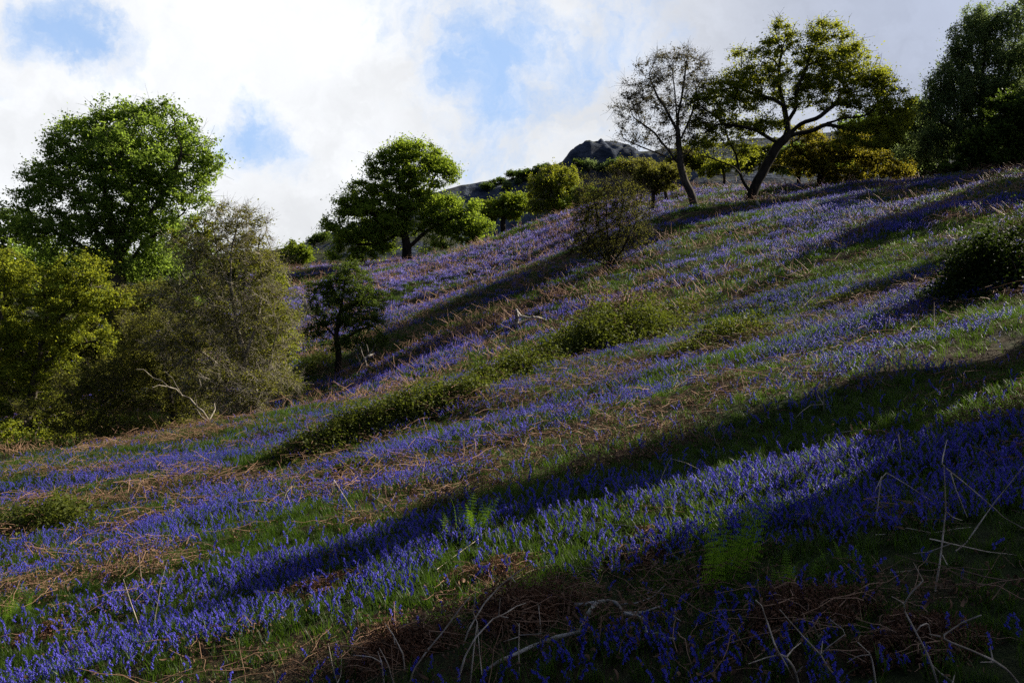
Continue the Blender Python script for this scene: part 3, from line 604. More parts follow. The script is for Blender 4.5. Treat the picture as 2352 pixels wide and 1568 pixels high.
tree('broadleaf_tree', 'black-shaded tree under the right side of the tall birch at the right edge', (2350,),
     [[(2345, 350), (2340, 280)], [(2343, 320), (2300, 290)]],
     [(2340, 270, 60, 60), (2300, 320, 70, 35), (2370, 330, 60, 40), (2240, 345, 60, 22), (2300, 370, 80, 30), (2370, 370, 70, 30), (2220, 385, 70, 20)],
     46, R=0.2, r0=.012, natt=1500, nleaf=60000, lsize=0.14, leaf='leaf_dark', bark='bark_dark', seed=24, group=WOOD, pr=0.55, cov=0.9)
tree('broadleaf_tree', 'leafy tree outside the picture uphill to the right, above the birch', (2560,),
     [[(2560, 300), (2560, 150), (2560, 50)]], [(2560, 100, 140, 130), (2500, 220, 130, 90), (2640, 200, 120, 120)],
     46, R=.35, r0=.02, natt=900, nleaf=20000, lsize=0.25, leaf='leaf_dark', bark='bark_dark', seed=25)

# trees uphill to the right of the frame: their shade lies on the near slope
def shade_tree(w, along, half, h0, h1, label, seed, nleaf=24000, lsize=.15, pr=.34, cov=.6, rx=2.0):
    """w and along are measured across and along the sun's direction on the map"""
    x = along*math.cos(SUN_AZ)-w*math.sin(SUN_AZ); y = along*math.sin(SUN_AZ)+w*math.cos(SUN_AZ); g = gz1(x, y); s = F/y
    jit = np.random.default_rng(seed); q = lambda dx, dz, r, rz: (1176+(x+dx)*s, 784-(g+dz-CAMZ)*s, r*s, rz*s, jit.normal()*half*.30)
    H = h1-h0; rz = H*.30; dep = max(half-pr*.7, .15)/math.sqrt(rx*rz)
    tree('broadleaf_tree', label, (1176+x*s,), [[q(0, h0*.7, 1, 1)[:2], q(.2, h0+H*.4, 1, 1)[:2], q(0, h0+H*.8, 1, 1)[:2]]],
         [q(0, h0+H*.75, rx*.8, rz), q(-rx*.35, h0+H*.5, rx, rz), q(rx*.4, h0+H*.45, rx, rz), q(0, h0+H*.22, rx*.9, rz)],
         y, R=.22, r0=.018, natt=700, nleaf=nleaf, lsize=lsize, leaf='leaf_green', bark='bark_mid', seed=seed, pr=pr, cov=cov, depth=dep, fill=.05, hollow=.2)
shade_tree(6.5, 15.5, .52, 2.0, 5.7, 'slender leafy tree outside the picture, further up the slope', 62, rx=2.2)
shade_tree(19.0, 40, 2.4, 3.0, 9.0, 'open leafy tree outside the picture, beyond the right edge at the top of the slope', 64, nleaf=16000, cov=.5, pr=.5, rx=3.0, lsize=.2)
shade_tree(14.5, 33, 1.0, 2.5, 7.0, 'small leafy tree outside the picture, beyond the dark bush', 65, nleaf=9000, cov=.5, rx=1.8)
shade_tree(3.0, 14.5, 2.1, 1.5, 9.6, 'broad leafy tree outside the picture, nearest the viewer up the slope', 61, nleaf=90000, pr=.6, cov=1.1, lsize=.17)

# ------------------------------------------------------------------ distant scrub on the crag
def hill_point(px, py):
    u = (px-1176)/F; v = (784-py)/F; t = np.linspace(150, 300, 700)
    h = CAMZ+v*t-hill_z(u*t, t); k = np.where(h <= 0)[0]
    d = float(t[k[0]]) if len(k) else 256.0
    return np.array([u*d, d, float(hill_z(np.array([u*d]), np.array([d]))[0])])
def build_scrub():
    rng = np.random.default_rng(70)
    def proto(w, h, leaf, n, ls):
        mb = MB(); tops = []
        for k in range(7):
            a = rng.uniform(0, 6.28); q = np.array([math.cos(a)*w*.7, math.sin(a)*w*.7, h*rng.uniform(.55, 1)])
            mb.tube([np.zeros(3)-[0, 0, .3], q*[.3, .3, .5], q], [.12, .08, .03], 4); tops.append(q)
        lb = MB(); C = np.array(tops)[rng.integers(0, 7, n)]+rng.normal(size=(n, 3))*[w*.33, w*.33, h*.17]; C = C[C[:, 2] > .1]
        leaves(lb, C, ls, rng, .3)
        return mb, lb, leaf
    spots = [(1178, 414, 1.0, 0), (1203, 416, 1.2, 0), (1226, 412, 1.0, 0), (1152, 425, .8, 0), (1130, 430, .7, 0), (1246, 402, 1.1, 0), (1215, 398, .7, 0), (722, 566, 1.0, 0), (742, 560, 1.2, 0),
             (1352, 404, 1.5, 1), (1375, 398, 1.2, 1), (1395, 408, 1.3, 1), (1340, 415, 1.0, 1), (1120, 442, 1.0, 0), (1190, 428, .9, 1), (1165, 440, 1.1, 1), (1420, 400, 1.5, 0), (1330, 385, .8, 0)]
    LB = ['small dark scrub bush on the far rocky ridge', 'pale green scrub tree on the far slope under the crag']
    GR = ['dark scrub on the far ridge', 'pale scrub under the crag']
    src = [None, None]
    for px, py, sc, kind in spots:
        p = hill_point(px, py)
        e = empty('scrub_bush', p, LB[kind], 'bush', GR[kind]); sc *= .8 if kind == 0 else .5; e.scale = (sc, sc, sc); e.rotation_euler.z = rng.uniform(0, 6)
        if src[kind] is None:
            mb, lb, leaf = proto(2.2, 3.2 if kind == 0 else 4.6, M['leaf_dark' if kind == 0 else 'leaf_birch'], 1500, .55)
            src[kind] = (mb.build('stems', M['bark_dark'], e), lb.build('crown', leaf, e))
        else:
            for o in src[kind]:
                c = o.copy(); COL.objects.link(c); c.parent = e
build_scrub()

# ------------------------------------------------------------------ brambles and low bushes
GREENB = 'bramble thickets on the slope'
def bramble(label, px, py, rx, h, n=6000, ls=.06, leaf='bramble', seed=1, dy=.8, name='bramble_bush', group=GREENB, stems=25, cat='bush', stemmat='bracken'):
    rng = np.random.default_rng(seed); d = hit(px, py); s = d/F
    R = rx*s*1.12; H = h*s*1.0; foot = np.array([(px-1176)*s, d+R*dy*.6, 0]); foot[2] = gz1(foot[0], foot[1])
    v = rng.normal(size=(n, 3)); v[:, 2] = np.abs(v[:, 2]); v /= np.linalg.norm(v, axis=1, keepdims=True)
    az = np.arctan2(v[:, 1], v[:, 0])
    lump = 1+.26*np.sin(az*3+seed)+.18*np.sin(az*5+seed*2.1+v[:, 2]*4)+.16*np.sin(v[:, 0]*11+seed)*np.cos(v[:, 2]*9)+.10*np.sin(az*13+v[:, 2]*14)
    rr = lump*(1.04-np.abs(rng.normal(size=n))*.22+(rng.uniform(size=n) < .12)*rng.uniform(0, .4, n))
    out = rng.uniform(size=n) < .22; rr = np.where(out, rng.uniform(1.0, 1.75, n), rr); v = v*np.where(out, .35, 1.0)[:, None]**np.array([0, 0, 1.])
    C = v*rr[:, None]*np.array([R, R*dy, H])
    C += rng.normal(size=(n, 3))*ls*.7
    C[:, 2] += gz(C[:, 0]+foot[0], C[:, 1]+foot[1])-foot[2]
    e = empty(name, foot, label, cat, group)
    mb = MB()
    for k in range(stems):
        a = rng.uniform(0, 6.28); r0 = rng.uniform(.2, .9); p = np.array([math.cos(a)*R*r0*.6, math.sin(a)*R*dy*r0*.6, -.03]); l = rng.uniform(.7, 1.25)
        q = np.array([math.cos(a)*R*l*r0, math.sin(a)*R*dy*l*r0, H*rng.uniform(.5, 1.25)]); w = q+np.array([math.cos(a)*R*.4, math.sin(a)*R*.4*dy, -H*rng.uniform(.1, .7)])
        for z in (p, q, w): z[2] += gz1(z[0]+foot[0], z[1]+foot[1])-foot[2]
        t = np.linspace(0, 1, 7)[:, None]; mb.tube((1-t)**2*p+2*t*(1-t)*q+t*t*w, [.007, .006, .006, .005, .005, .004, .003], 3)
    mb.build('stems', M[stemmat], e)
    lb = MB(); leaves(lb, C, ls, rng, .5, .65); lb.build('foliage', M[leaf], e)
    return e
bramble('largest mossy green bramble mound in the middle of the slope', 1410, 800, 105, 92, 15000, .065, seed=1)
bramble('low bramble spilling off the left shoulder of the largest mound', 1318, 808, 62, 52, 5500, .065, seed=2)
bramble('small bramble tuft between the largest mound and the rusty gully', 1255, 822, 55, 36, 3500, .06, seed=3)
bramble('bramble clump over the rusty brown gully edge', 1165, 868, 62, 44, 4500, .055, seed=4)
bramble('dark bramble clump downhill of the rusty gully', 1062, 925, 62, 46, 4500, .05, seed=5)
bramble('wide bramble clump in the middle of the gully line', 965, 955, 78, 52, 6500, .05, seed=6)
bramble('bramble tuft with dead stems on top, uphill edge of the gully line', 880, 970, 55, 38, 3500, .045, seed=7, stems=45)
bramble('rounded bramble hummock near the lower end of the gully line', 812, 1012, 66, 58, 7000, .045, seed=8)
bramble('flat bramble patch ending the gully line at the left', 715, 1045, 75, 34, 5000, .045, seed=9)
bramble('dark bramble hummock at the left edge amid bluebells', 85, 1222, 90, 52, 7500, .045, seed=10)
bramble('bramble tangle joining the gully edge to the clump downhill of it', 1112, 898, 66, 46, 5000, .052, seed=25)
bramble('mossy bramble shelf between the gully edge clump and the small tuft', 1212, 850, 60, 44, 4500, .057, seed=26)
bramble('olive bramble tangle between the dark clump and the wide clump of the gully line', 1015, 945, 66, 46, 5000, .05, seed=27)
bramble('ragged bramble between the wide clump and the rounded hummock', 900, 990, 62, 46, 5000, .045, seed=28)
bramble('bramble shoulder on the right end of the largest mound', 1492, 768, 62, 50, 5000, .062, seed=29)
bramble('flat green patch of bramble below the gully line', 808, 1085, 42, 20, 2200, .04, seed=12)
bramble('leafy green bramble patch on the open slope right of the largest mound', 1690, 778, 75, 42, 5500, .05, 'bramble', seed=13)
bramble('low green bramble patch left of the leafy one', 1600, 815, 50, 22, 2600, .045, 'bramble', seed=14)
bramble('thin bramble patch beside pale stalks on the upper right slope', 1960, 700, 62, 26, 2600, .05, seed=15)
bramble('grassy green bramble ridge above the largest mound', 1560, 720, 62, 20, 2600, .06, 'bramble', seed=18)
bramble('big dark leafy bush at the right edge of the slope', 2315, 655, 98, 118, 21000, .055, 'leaf_shaded', seed=16, dy=.9, name='leafy_bush', group=None)  # this bush's shade is put into its leaf colour
bramble('small green shrub under the hawthorn', 720, 860, 48, 34, 3000, .07, seed=17, group=None, name='leafy_bush')

# ------------------------------------------------------------------ ferns
def frond_mesh(L, seed, curl=.5, npin=16):
    """one bracken or male fern frond rising from the origin and leaning towards +X"""
    rng = np.random.default_rng(seed); mb = MB(); t = np.linspace(0, 1, npin*2)
    ang = np.radians(84)-t**2.5*np.radians(25+45*curl); P = np.zeros((len(t), 3))
    for i in range(1, len(t)): P[i] = P[i-1]+np.array([math.cos(ang[i]), rng.normal()*.05, math.sin(ang[i])])*L/len(t)
    mb.tube(P, np.linspace(.0032, .0008, len(t)), 3)
    for i in range(5, len(t)-1, 2):
        f = t[i]; w = L*.18*min((f-.05)*4.5, 1.0)*(1-f)**.75+.006
        tg = P[i+1]-P[i]; tg /= np.linalg.norm(tg); side = np.array([0, 1., 0]); nrm = np.cross(tg, side)
        for sg in (-1, 1):
            m = 6; base = P[i]
            for j in range(m):
                a = j/m; q = base+side*sg*w*a+tg*w*.35*a-np.array([0, 0, 1])*w*.35*a*a
                pl = w*.135*(1-a*.7)+.002; pw = w/m*.55
                dirp = side*sg*.35+tg
                for s2 in (-1, 1):
                    e2 = q+(dirp if s2 > 0 else side*sg*.35-tg)*pl+nrm*rng.normal()*.15*pl
                    ax = side*sg*pw
                    mb.add([q-ax*.5, q+ax*.5, e2+ax*.4, e2-ax*.4], [[0, 1, 2, 3]])
    return mb
def fern(label, px, py, hpx, nf, seed, spread=.35, group='green ferns among the bluebells', wid=1.0):
    rng = np.random.default_rng(seed); g = ground_at(px, py); d = g[1]; H = hpx*d/F
    e = empty('fern', g-np.array([0, 0, .02]), label, 'fern', group); src = []; nf = max(6, int(nf*.85))
    for v in range(5): src.append(frond_mesh(H*(.95+.07*v), seed*7+v, .15+.3*v, (14, 17, 12, 19, 15)[v]).build('frond', M['fern'], e))
    for k in range(nf):
        o = src[k] if k < 5 else src[k % 5].copy()
        if k >= 5: COL.objects.link(o); o.parent = e
        a = rng.uniform(0, 6.28); r = rng.uniform(0, spread)*H*wid; s = rng.uniform(.45, 1.08)
        o.location = (math.cos(a)*r, math.sin(a)*r, gz1(g[0]+math.cos(a)*r, g[1]+math.sin(a)*r)-g[2]-.01); o.rotation_euler = (rng.normal()*.16, rng.normal()*.16, a+rng.normal()*.7); o.scale = (s, s, s)
fern('feathery tall green fern in the lower right foreground', 1655, 1350, 215, 24, 31)
fern('dense upright green fern beside the sunlit grass', 1078, 1232, 112, 34, 32, spread=.55)
fern('bright fern cut off by the left edge near the bottom', 15, 1432, 85, 26, 33, spread=.6)
fern('small dim fern with curled tips right of the tall foreground fern', 1790, 1375, 120, 14, 34, spread=.7)
fern('little curled fern shoot right of centre in shade', 1960, 1300, 70, 8, 35, spread=.9)
fern('lowest green fern shoot in the bottom right corner', 1880, 1545, 55, 6, 36, spread=.9)

# ------------------------------------------------------------------ dead branches
def branch(name, label, cat, polys, mat, lift=.0, mode='up', r=.006, taper=.45, k=6, group=None, seed=1, d0=None, wob=.0012):
    """polys: (px, py) chains; mode 'up' stands in one plane of distance above the foot, 'lie' rests on the ground cover"""
    rng = np.random.default_rng(seed); mb = MB(); low = max(polys[0], key=lambda p: p[1])
    db = d0 or hit(low[0], min(low[1], 1566))*.985
    org = at(low[0], low[1], db); org[2] = min(org[2], gz1(org[0], db)+.05)
    rr = r if not isinstance(r, (list, tuple)) else None
    for n, poly in enumerate(polys):
        q = []; ph = rng.uniform(0, 6)
        for i, p in enumerate(poly):
            if mode == 'up': dd = db*(1+.025*math.sin(ph+i*.9)*(1 if n else i/len(poly)))
            else: dd = hit(p[0], min(p[1], 1566)); dd -= lift/(abs((784-p[1])/F)+.25)
            q.append(at(p[0], p[1], dd))
        q = np.array(q); L = np.concatenate([[0], np.cumsum(np.linalg.norm(np.diff(q, axis=0), axis=1))]); m = max(6, int(L[-1]/.025)); m = min(m, 60)
        tt = np.linspace(0, L[-1], m); Q = np.stack([np.interp(tt, L, q[:, c]) for c in range(3)], 1)
        Q += np.cumsum(rng.normal(size=Q.shape), 0)*wob*.25*min(1, L[-1]/m*20)
        ri = (rr if rr else r[min(n, len(r)-1)])
        R = np.linspace(ri, ri*taper, m)*(1+.12*np.sin(np.linspace(0, m*.9, m)+ph)*(k > 4))
        mb.tube(Q-org, R, k)
    o = mb.build(name, mat, None, k > 4); o.location = tuple(org); tag(o, label, cat, group); return o
def c2(*p): return [((1150+x/1.568)*.5742, (450+y/1.568)*.5742) for x, y in p]
def c5(*p): return [((2500+x/1.4255)*.5742, (900+y/1.4255)*.5742) for x, y in p]
def c6(*p): return [((x/1.521)*.5742, (1700+y/1.521)*.5742) for x, y in p]
def c7(*p): return [((1300+x/1.568)*.5742, (1850+y/1.568)*.5742) for x, y in p]
def c8(*p): return [((2600+x/1.521)*.5742, (1700+y/1.521)*.5742) for x, y in p]
DW = M['dead_wood']; ST = M['stalk']
branch('fallen_branch', 'weathered forked branch lying on the slope above the largest bramble', 'branch',
       [c2((1432, 1340), (1440, 1290), (1436, 1236)), c2((1438, 1246), (1462, 1276), (1520, 1290), (1570, 1284), (1640, 1306), (1670, 1310)), c2((1444, 1325), (1500, 1306), (1545, 1278)), c2((1450, 1335), (1490, 1330), (1530, 1322))], DW, r=[.10, .055, .07, .05], k=7, taper=.5)
branch('dead_stump', 'small pale-tipped dead stump with twigs right of the hawthorn foot', 'stump',
       [[(832, 852), (840, 838), (837, 824), (850, 816), (860, 812)], [(838, 828), (832, 812), (828, 796)], [(840, 822), (846, 806), (842, 790)], [(846, 818), (858, 800), (862, 790)], [(832, 840), (820, 815), (812, 800)]], DW, r=[.075, .03, .025, .022, .02], taper=.4)
branch('fallen_limb', 'thin dead limb leaning from the gnarled oak down to the grass', 'branch',
       [[(1737, 462), (1752, 486), (1766, 508), (1776, 522)], [(1776, 522), (1796, 524), (1806, 508)], [(1766, 512), (1786, 532), (1800, 530)]], M['bark_pale'], r=[.08, .06, .04], d0=43)
branch('dead_bough', 'bleached dead bough standing out of the shade under the left twiggy trees', 'branch',
       [[(490, 1014), (486, 984), (480, 966), (466, 944), (452, 934), (436, 914), (418, 908), (404, 893), (386, 888), (372, 874), (352, 868)], [(480, 966), (494, 940), (492, 925), (508, 905)], [(478, 968), (462, 956), (452, 940), (440, 938)], [(418, 908), (404, 884), (396, 868), (378, 852)], [(452, 934), (448, 905), (462, 885), (458, 870)], [(386, 888), (365, 884), (350, 890)], [(352, 868), (330, 848), (312, 848)]], M['bark_pale'], r=[.034, .026, .024, .016, .016, .013, .012], taper=.3, d0=23.8)
branch('fallen_branch', 'crooked grey lichen branch across the bottom centre bluebells', 'branch',
       [c7((1570, 888), (1690, 880), (1770, 862), (1830, 880), (1880, 945), (2020, 935)), c7((1700, 880), (1660, 930), (1620, 1010), (1600, 1060), (1450, 1095), (1300, 1150), (1240, 1180), (1100, 1240), (1000, 1310)),
        c7((1880, 945), (1960, 960), (2010, 990), (2010, 1050), (2040, 1090), (2190, 1100)), c7((1860, 885), (1950, 880), (2060, 840), (2140, 760)), c7((1960, 950), (2100, 900), (2230, 990)), c7((2040, 1080), (2070, 1065), (2130, 1075))],
       DW, mode='lie', lift=.10, r=[.013, .014, .009, .005, .005, .008], taper=.55)
SG = 'tall dead bracken stalks in the foreground'
STK = [
 ('tallest pale bracken stalk standing at the right, forked at the top', [c8((1735, 1010), (1760, 860), (1780, 700), (1800, 520), (1795, 400), (1790, 250)), c8((1790, 250), (1776, 235), (1785, 180), (1808, 88)), c8((1800, 262), (1900, 340), (2100, 510), (2150, 560), (2275, 630)), c8((1798, 522), (1840, 560), (1900, 580)), c8((1830, 290), (1860, 390), (1930, 560)), c8((1778, 790), (1810, 850))], 'up', .0075),
 ('dark arched bracken stalk leaning right to the tallest stalk', [c8((1370, 600), (1390, 470), (1405, 330), (1440, 288), (1560, 360), (1700, 450), (1800, 515)), c8((1410, 310), (1370, 400))], 'up', .0065),
 ('bracken stalk slanting up to the right edge, crossing behind the tallest one', [c8((1860, 765), (1920, 720), (2080, 490), (2150, 400), (2275, 245))], 'up', .006),
 ('long straight bracken stalk lying level at the right edge', [c8((1460, 895), (1650, 880), (1850, 860), (2275, 860)), c8((1850, 860), (1940, 890), (1990, 840), (2080, 800))], 'up', .0065),
 ('bent bracken stalk sagging to the right edge above the level one', [c8((1700, 690), (1830, 720), (2050, 770), (2275, 795)), c8((1830, 720), (1700, 770), (1600, 780))], 'up', .006),
 ('thin bracken stalk lying level behind the tallest stalk', [c8((1560, 625), (1720, 655), (1850, 630), (2100, 605)), c8((1370, 665), (1480, 660), (1560, 625))], 'up', .005),
 ('thin straight stem slanting up to the tallest stalk from the left', [c8((1480, 705), (1750, 650))], 'up', .005),
 ('pale hooked bracken stalk rising from the bottom edge left of the right-hand heap', [c8((905, 1568), (880, 1480), (830, 1410), (790, 1395), (760, 1340), (720, 1220), (680, 1100), (645, 1065)), c8((830, 1410), (870, 1360), (920, 1320)), c8((890, 1510), (905, 1490), (930, 1465)), c8((790, 1395), (700, 1415), (600, 1450)), c8((760, 1340), (830, 1460), (870, 1540))], 'up', .0085),
 ('zigzag bracken stalk rising from the bottom edge to a thin bent tip', [c8((1750, 1568), (1720, 1470), (1680, 1370), (1620, 1260), (1550, 1130), (1548, 1085), (1590, 1020), (1660, 950)), c8((1620, 1255), (1645, 1220), (1690, 1200), (1715, 1300)), c8((1660, 945), (1600, 830)), c8((1548, 1085), (1470, 1040)), c8((1680, 1370), (1690, 1330))], 'up', .0075),
 ('thick pale bracken stalk curving to the bottom right corner', [c8((2240, 1568), (2180, 1490), (2090, 1430), (1960, 1370), (1830, 1320), (1770, 1285), (1900, 1200), (2015, 1155)), c8((2085, 1425), (2070, 1340)), c8((2090, 1440), (2010, 1440)), c8((1770, 1285), (1700, 1270))], 'up', .0085),
 ('forked bracken stalk amid the right-hand brown heap', [c8((1140, 1540), (1080, 1470), (1040, 1395), (920, 1270), (790, 1120)), c8((1040, 1395), (1080, 1350), (1200, 1260), (1095, 1180)), c8((1040, 1395), (1050, 1310))], 'up', .006),
 ('short split bracken stub poking from the right-hand brown heap', [c8((1050, 1330), (1025, 1290), (1010, 1250), (988, 1190)), c8((1025, 1290), (1050, 1262), (1040, 1230), (1020, 1190))], 'up', .010),
 ('dark bent bracken stem dropping to the bottom edge right of the heap', [c8((1375, 1568), (1360, 1470), (1345, 1395), (1265, 1320)), c8((1345, 1395), (1270, 1400), (1200, 1440))], 'up', .0065),
 ('curved pale stem leaving the bottom edge near the zigzag stalk', [c8((1850, 1568), (1760, 1500), (1715, 1455)), c8((1840, 1568), (1860, 1500))], 'up', .007),
 ('longest pale bracken stalk sweeping up right over the central brown heap', [c7((870, 1140), (900, 1050), (940, 980), (1000, 880), (1100, 770), (1200, 690), (1325, 612)), c7((1170, 715), (1195, 750))], 'up', .008),
 ('thick pale bracken stalk in front of the central heap, from the bottom edge', [c7((830, 1381), (880, 1210), (940, 1100), (1050, 980), (1090, 960)), c7((1050, 980), (1130, 945), (1200, 900), (1260, 880)), c7((1090, 960), (1100, 850)), c7((1090, 960), (1150, 970))], 'up', .009),
 ('tan curving bracken stalk left of the central heap, from the bottom edge', [c7((530, 1381), (560, 1290), (640, 1180), (740, 1060), (850, 910), (910, 840)), c7((740, 1060), (790, 990))], 'up', .008),
 ('upright narrow bracken stalk with a notch in front of the central heap', [c7((912, 1381), (930, 1200), (955, 1000), (930, 940), (945, 815)), c7((985, 1330), (970, 1200), (955, 1000))], 'up', .007),
 ('thin forked bracken stem right of the thick pale stalk', [c7((1220, 1320), (1215, 1200), (1218, 1005)), c7((1216, 1090), (1120, 1120)), c7((1216, 1020), (1190, 990)), c7((1218, 1080), (1360, 1070))], 'up', .006),
 ('short upright bracken stem on the right shoulder of the central heap', [c7((1350, 1130), (1350, 1000), (1340, 905)), c7((1340, 905), (1330, 870)), c7((1343, 905), (1355, 880))], 'up', .006),
 ('bleached bent stalk lying above the central heap', [c7((1060, 770), (1230, 700), (1400, 640), (1560, 648), (1690, 668))], 'lie', .0055),
 ('hooked bracken stalk from the bottom edge in the left part of the heap', [c7((370, 1381), (355, 1250), (290, 1215), (180, 1205)), c7((355, 1250), (330, 1180))], 'up', .007),
 ('leaning bracken stalk with a forked middle left of the tan curving one', [c7((500, 1290), (490, 1200), (430, 1080), (375, 1005)), c7((430, 1080), (440, 1140))], 'up', .007),
 ('plain leaning stem from the bottom edge between two hooked stalks', [c7((430, 1381), (390, 1250), (340, 1160))], 'up', .007),
 ('paired short stalks at the bottom edge, left end of the heap', [c7((78, 1381), (50, 1290), (20, 1130)), c7((78, 1381), (60, 1300), (55, 1190)), c7((78, 1381), (100, 1330), (105, 1190))], 'up', .006),
 ('long tan stick lying up right across the grass at lower left centre', [c6((1500, 1240), (1640, 1150), (1780, 1070), (2000, 960), (2150, 880), (2281, 845))], 'lie', .0075),
 ('thin stick lying level along the grass uphill of the central heap', [c7((350, 590), (480, 592), (600, 585), (720, 575), (960, 520))], 'lie', .006),
 ('dark stick slanting across the grass towards the upright fern', [c7((700, 670), (820, 580), (960, 480), (1050, 380))], 'lie', .006),
 ('pale stick lying on the sunlit grass', [c7((1590, 360), (1760, 380), (1960, 400))], 'lie', .006),
 ('slender straight stalk standing in lower left bluebells, leaning left', [c6((858, 1255), (790, 1060), (750, 935)), c6((752, 935), (800, 860), (970, 872))], 'up', .0055),
 ('thin brown stalk standing upright at lower left, tallest there', [c6((868, 985), (850, 850), (838, 690))], 'up', .0055),
 ('slender brown stalk leaning right in lower left bluebells', [c6((925, 1265), (980, 960), (1015, 830))], 'up', .005),
 ('pale stick lying slantwise at the lower left corner', [c6((655, 1568), (520, 1480), (415, 1415))], 'lie', .006),
 ('bent brown stalk lying in bluebells near the left fern', [c6((520, 1305), (420, 1220), (345, 1160), (350, 1090), (370, 1050)), c6((480, 1150), (380, 1060), (300, 980))], 'lie', .0055),
 ('pale slim stalk standing in the shaded bluebells at right', [c5((1580, 1350), (1572, 1270), (1560, 1190))], 'up', .007),
 ('bowed tan stalk standing alone in dark grass right of centre', [c5((190, 1490), (215, 1420), (260, 1330)), c5((260, 1330), (350, 1355), (420, 1390))], 'up', .007),
 ('arched stalk with a drooping side stem in shaded bluebells at right', [c5((1060, 1230), (1110, 1205), (1163, 1194), (1240, 1180), (1390, 1162)), c5((1163, 1194), (1162, 1260))], 'up', .007),
 ('short arched stalk under the dark sapling, at the shadow edge', [c5((965, 1110), (1010, 1060), (1060, 1025), (1165, 1020))], 'up', .007),
 ('dark thin sapling standing on the upper edge of the shadow', [c5((1135, 1060), (1130, 900), (1130, 740)), c5((1133, 1020), (1105, 980), (1050, 790))], 'up', .009),
 ('pale bent stalk on the sunlit slope right of the leafy bramble patch', [c5((1010, 470), (1080, 400), (1180, 350))], 'lie', .009),
 ('zigzag pale stalk on the sunlit slope, uphill of the dark sapling', [c5((1600, 625), (1640, 580), (1690, 540), (1760, 500)), c5((1600, 625), (1590, 590), (1590, 540))], 'lie', .009),
 ('short pale upright stem left of the zigzag pale stalk', [c5((1485, 670), (1487, 600), (1485, 530))], 'up', .008),
 ('slim pale upright stem at the upper end of the zigzag stalk', [c5((1765, 590), (1762, 520), (1763, 440))], 'up', .008),
 ('pale broken stalk standing left of the dark sapling', [c5((900, 890), (920, 800), (930, 758), (975, 775), (960, 830)), c5((920, 800), (880, 860))], 'up', .008),
 ('tripod of thin brown stalks in the sunny left bluebells', [c6((1700, 540), (1740, 410), (1780, 370)), c6((1740, 410), (1800, 560)), c6((1740, 410), (1722, 520))], 'up', .007),
 ('leaning tan stalk with a long shadow above the left centre', [c6((2020, 400), (2030, 330), (2150, 520)), c6((2030, 330), (2034, 400))], 'up', .007),
]
for n, (lab, polys, mode, r) in enumerate(STK):
    branch('bracken_stalk', lab, 'stalk', polys, ST, mode=mode, lift=.07, r=[r*.62]+[r*.40]*(len(polys)-1), taper=.5, group=SG, seed=100+n, k=5)

# ------------------------------------------------------------------ heaps of dead bracken
def curls(mb, C, rng, L, W, m=0):
    """curled strips of dead frond: short spirals, one per centre"""
    for c in C:
        A = rng.normal(size=3); A /= np.linalg.norm(A); B = rng.normal(size=3); B -= A*A.dot(B); B /= np.linalg.norm(B); Nn = np.cross(A, B)
        n = 6; l = L*rng.uniform(.5, 1.4); w = W*rng.uniform(.6, 1.3); cu = rng.uniform(1.5, 5.0); th = np.linspace(0, cu, n); r = l/cu*(1-.10*th)
        P = c+A*(r*np.sin(th))[:, None]+B*(r*(1-np.cos(th)))[:, None]
        ww = w*np.sin(np.linspace(.5, 2.9, n))[:, None]
        V = np.concatenate([P-Nn*ww*.5, P+Nn*ww*.5]); i = np.arange(n-1)
        mb.add(V, np.stack([i, i+1, i+1+n, i+n], 1), None, m)
def heap(label, px, py, rx, h, n, seed, L=.06, W=.0055, dy=.7):
    n = int(n*1.9)
    rng = np.random.default_rng(seed); d = hit(px, py); s = d/F; R = rx*s; H = h*s
    foot = np.array([(px-1176)*s, d+R*dy*.4, 0]); foot[2] = gz1(foot[0], foot[1])
    v = rng.normal(size=(n, 3)); v[:, 2] = np.abs(v[:, 2]); v /= np.linalg.norm(v, axis=1, keepdims=True)
    az = np.arctan2(v[:, 1], v[:, 0]); rr = (1+.25*np.sin(az*3+seed)+.15*np.sin(az*6+seed))*(1-np.abs(rng.normal(size=n))*.22)
    C = v*rr[:, None]*np.array([R, R*dy, H]); C[:, 2] += gz(C[:, 0]+foot[0], C[:, 1]+foot[1])-foot[2]
    e = empty('bracken_heap', foot, label, 'heap', 'heaps of dead bracken')
    mb = MB(); curls(mb, C, rng, L, W); mb.build('dead_fronds', M['curl'], e)
    sb = MB()
    for k in range(max(12, n//70)):
        p = C[rng.integers(0, n)]+[0, 0, .01]; a = rng.uniform(0, 6.28); l = rng.uniform(.3, .9)*R; q = p+np.array([math.cos(a)*l, math.sin(a)*l*dy, rng.uniform(-.3, .25)*H])
        t = np.linspace(0, 1, 6)[:, None]; sb.tube(p*(1-t)+q*t+np.sin(t*3.1)*np.array([0, 0, H*.12])+rng.normal(size=(6, 3))*.004, np.linspace(.0030, .0012, 6), 4)
    sb.build('dead_stems', M['bracken'], e)
heap('large rounded heap of dead brown bracken, bottom centre', 1205, 1440, 125, 85, 2400, 1)
heap('long heap of dead bracken at the bottom left of the central heap', 910, 1520, 125, 55, 1900, 2)
heap('dead bracken heap with pale stalks in the lower right foreground', 1850, 1450, 150, 62, 2300, 3)
heap('dim dead bracken heap in the bottom right corner', 2120, 1520, 150, 60, 1900, 4)
heap('dark dead bracken bank behind the central heap', 1130, 1340, 110, 34, 1300, 5)
heap('ragged dead bracken beside the long tan stick', 730, 1370, 95, 30, 1300, 6)
heap('dead bracken patch at the edge of the sunlit grass', 1480, 1300, 95, 26, 1200, 7)
heap('dead bracken patch left of the tall foreground fern', 1500, 1240, 60, 20, 700, 8)
heap('thin dead bracken patch by the left edge fern', 90, 1470, 80, 16, 800, 9)

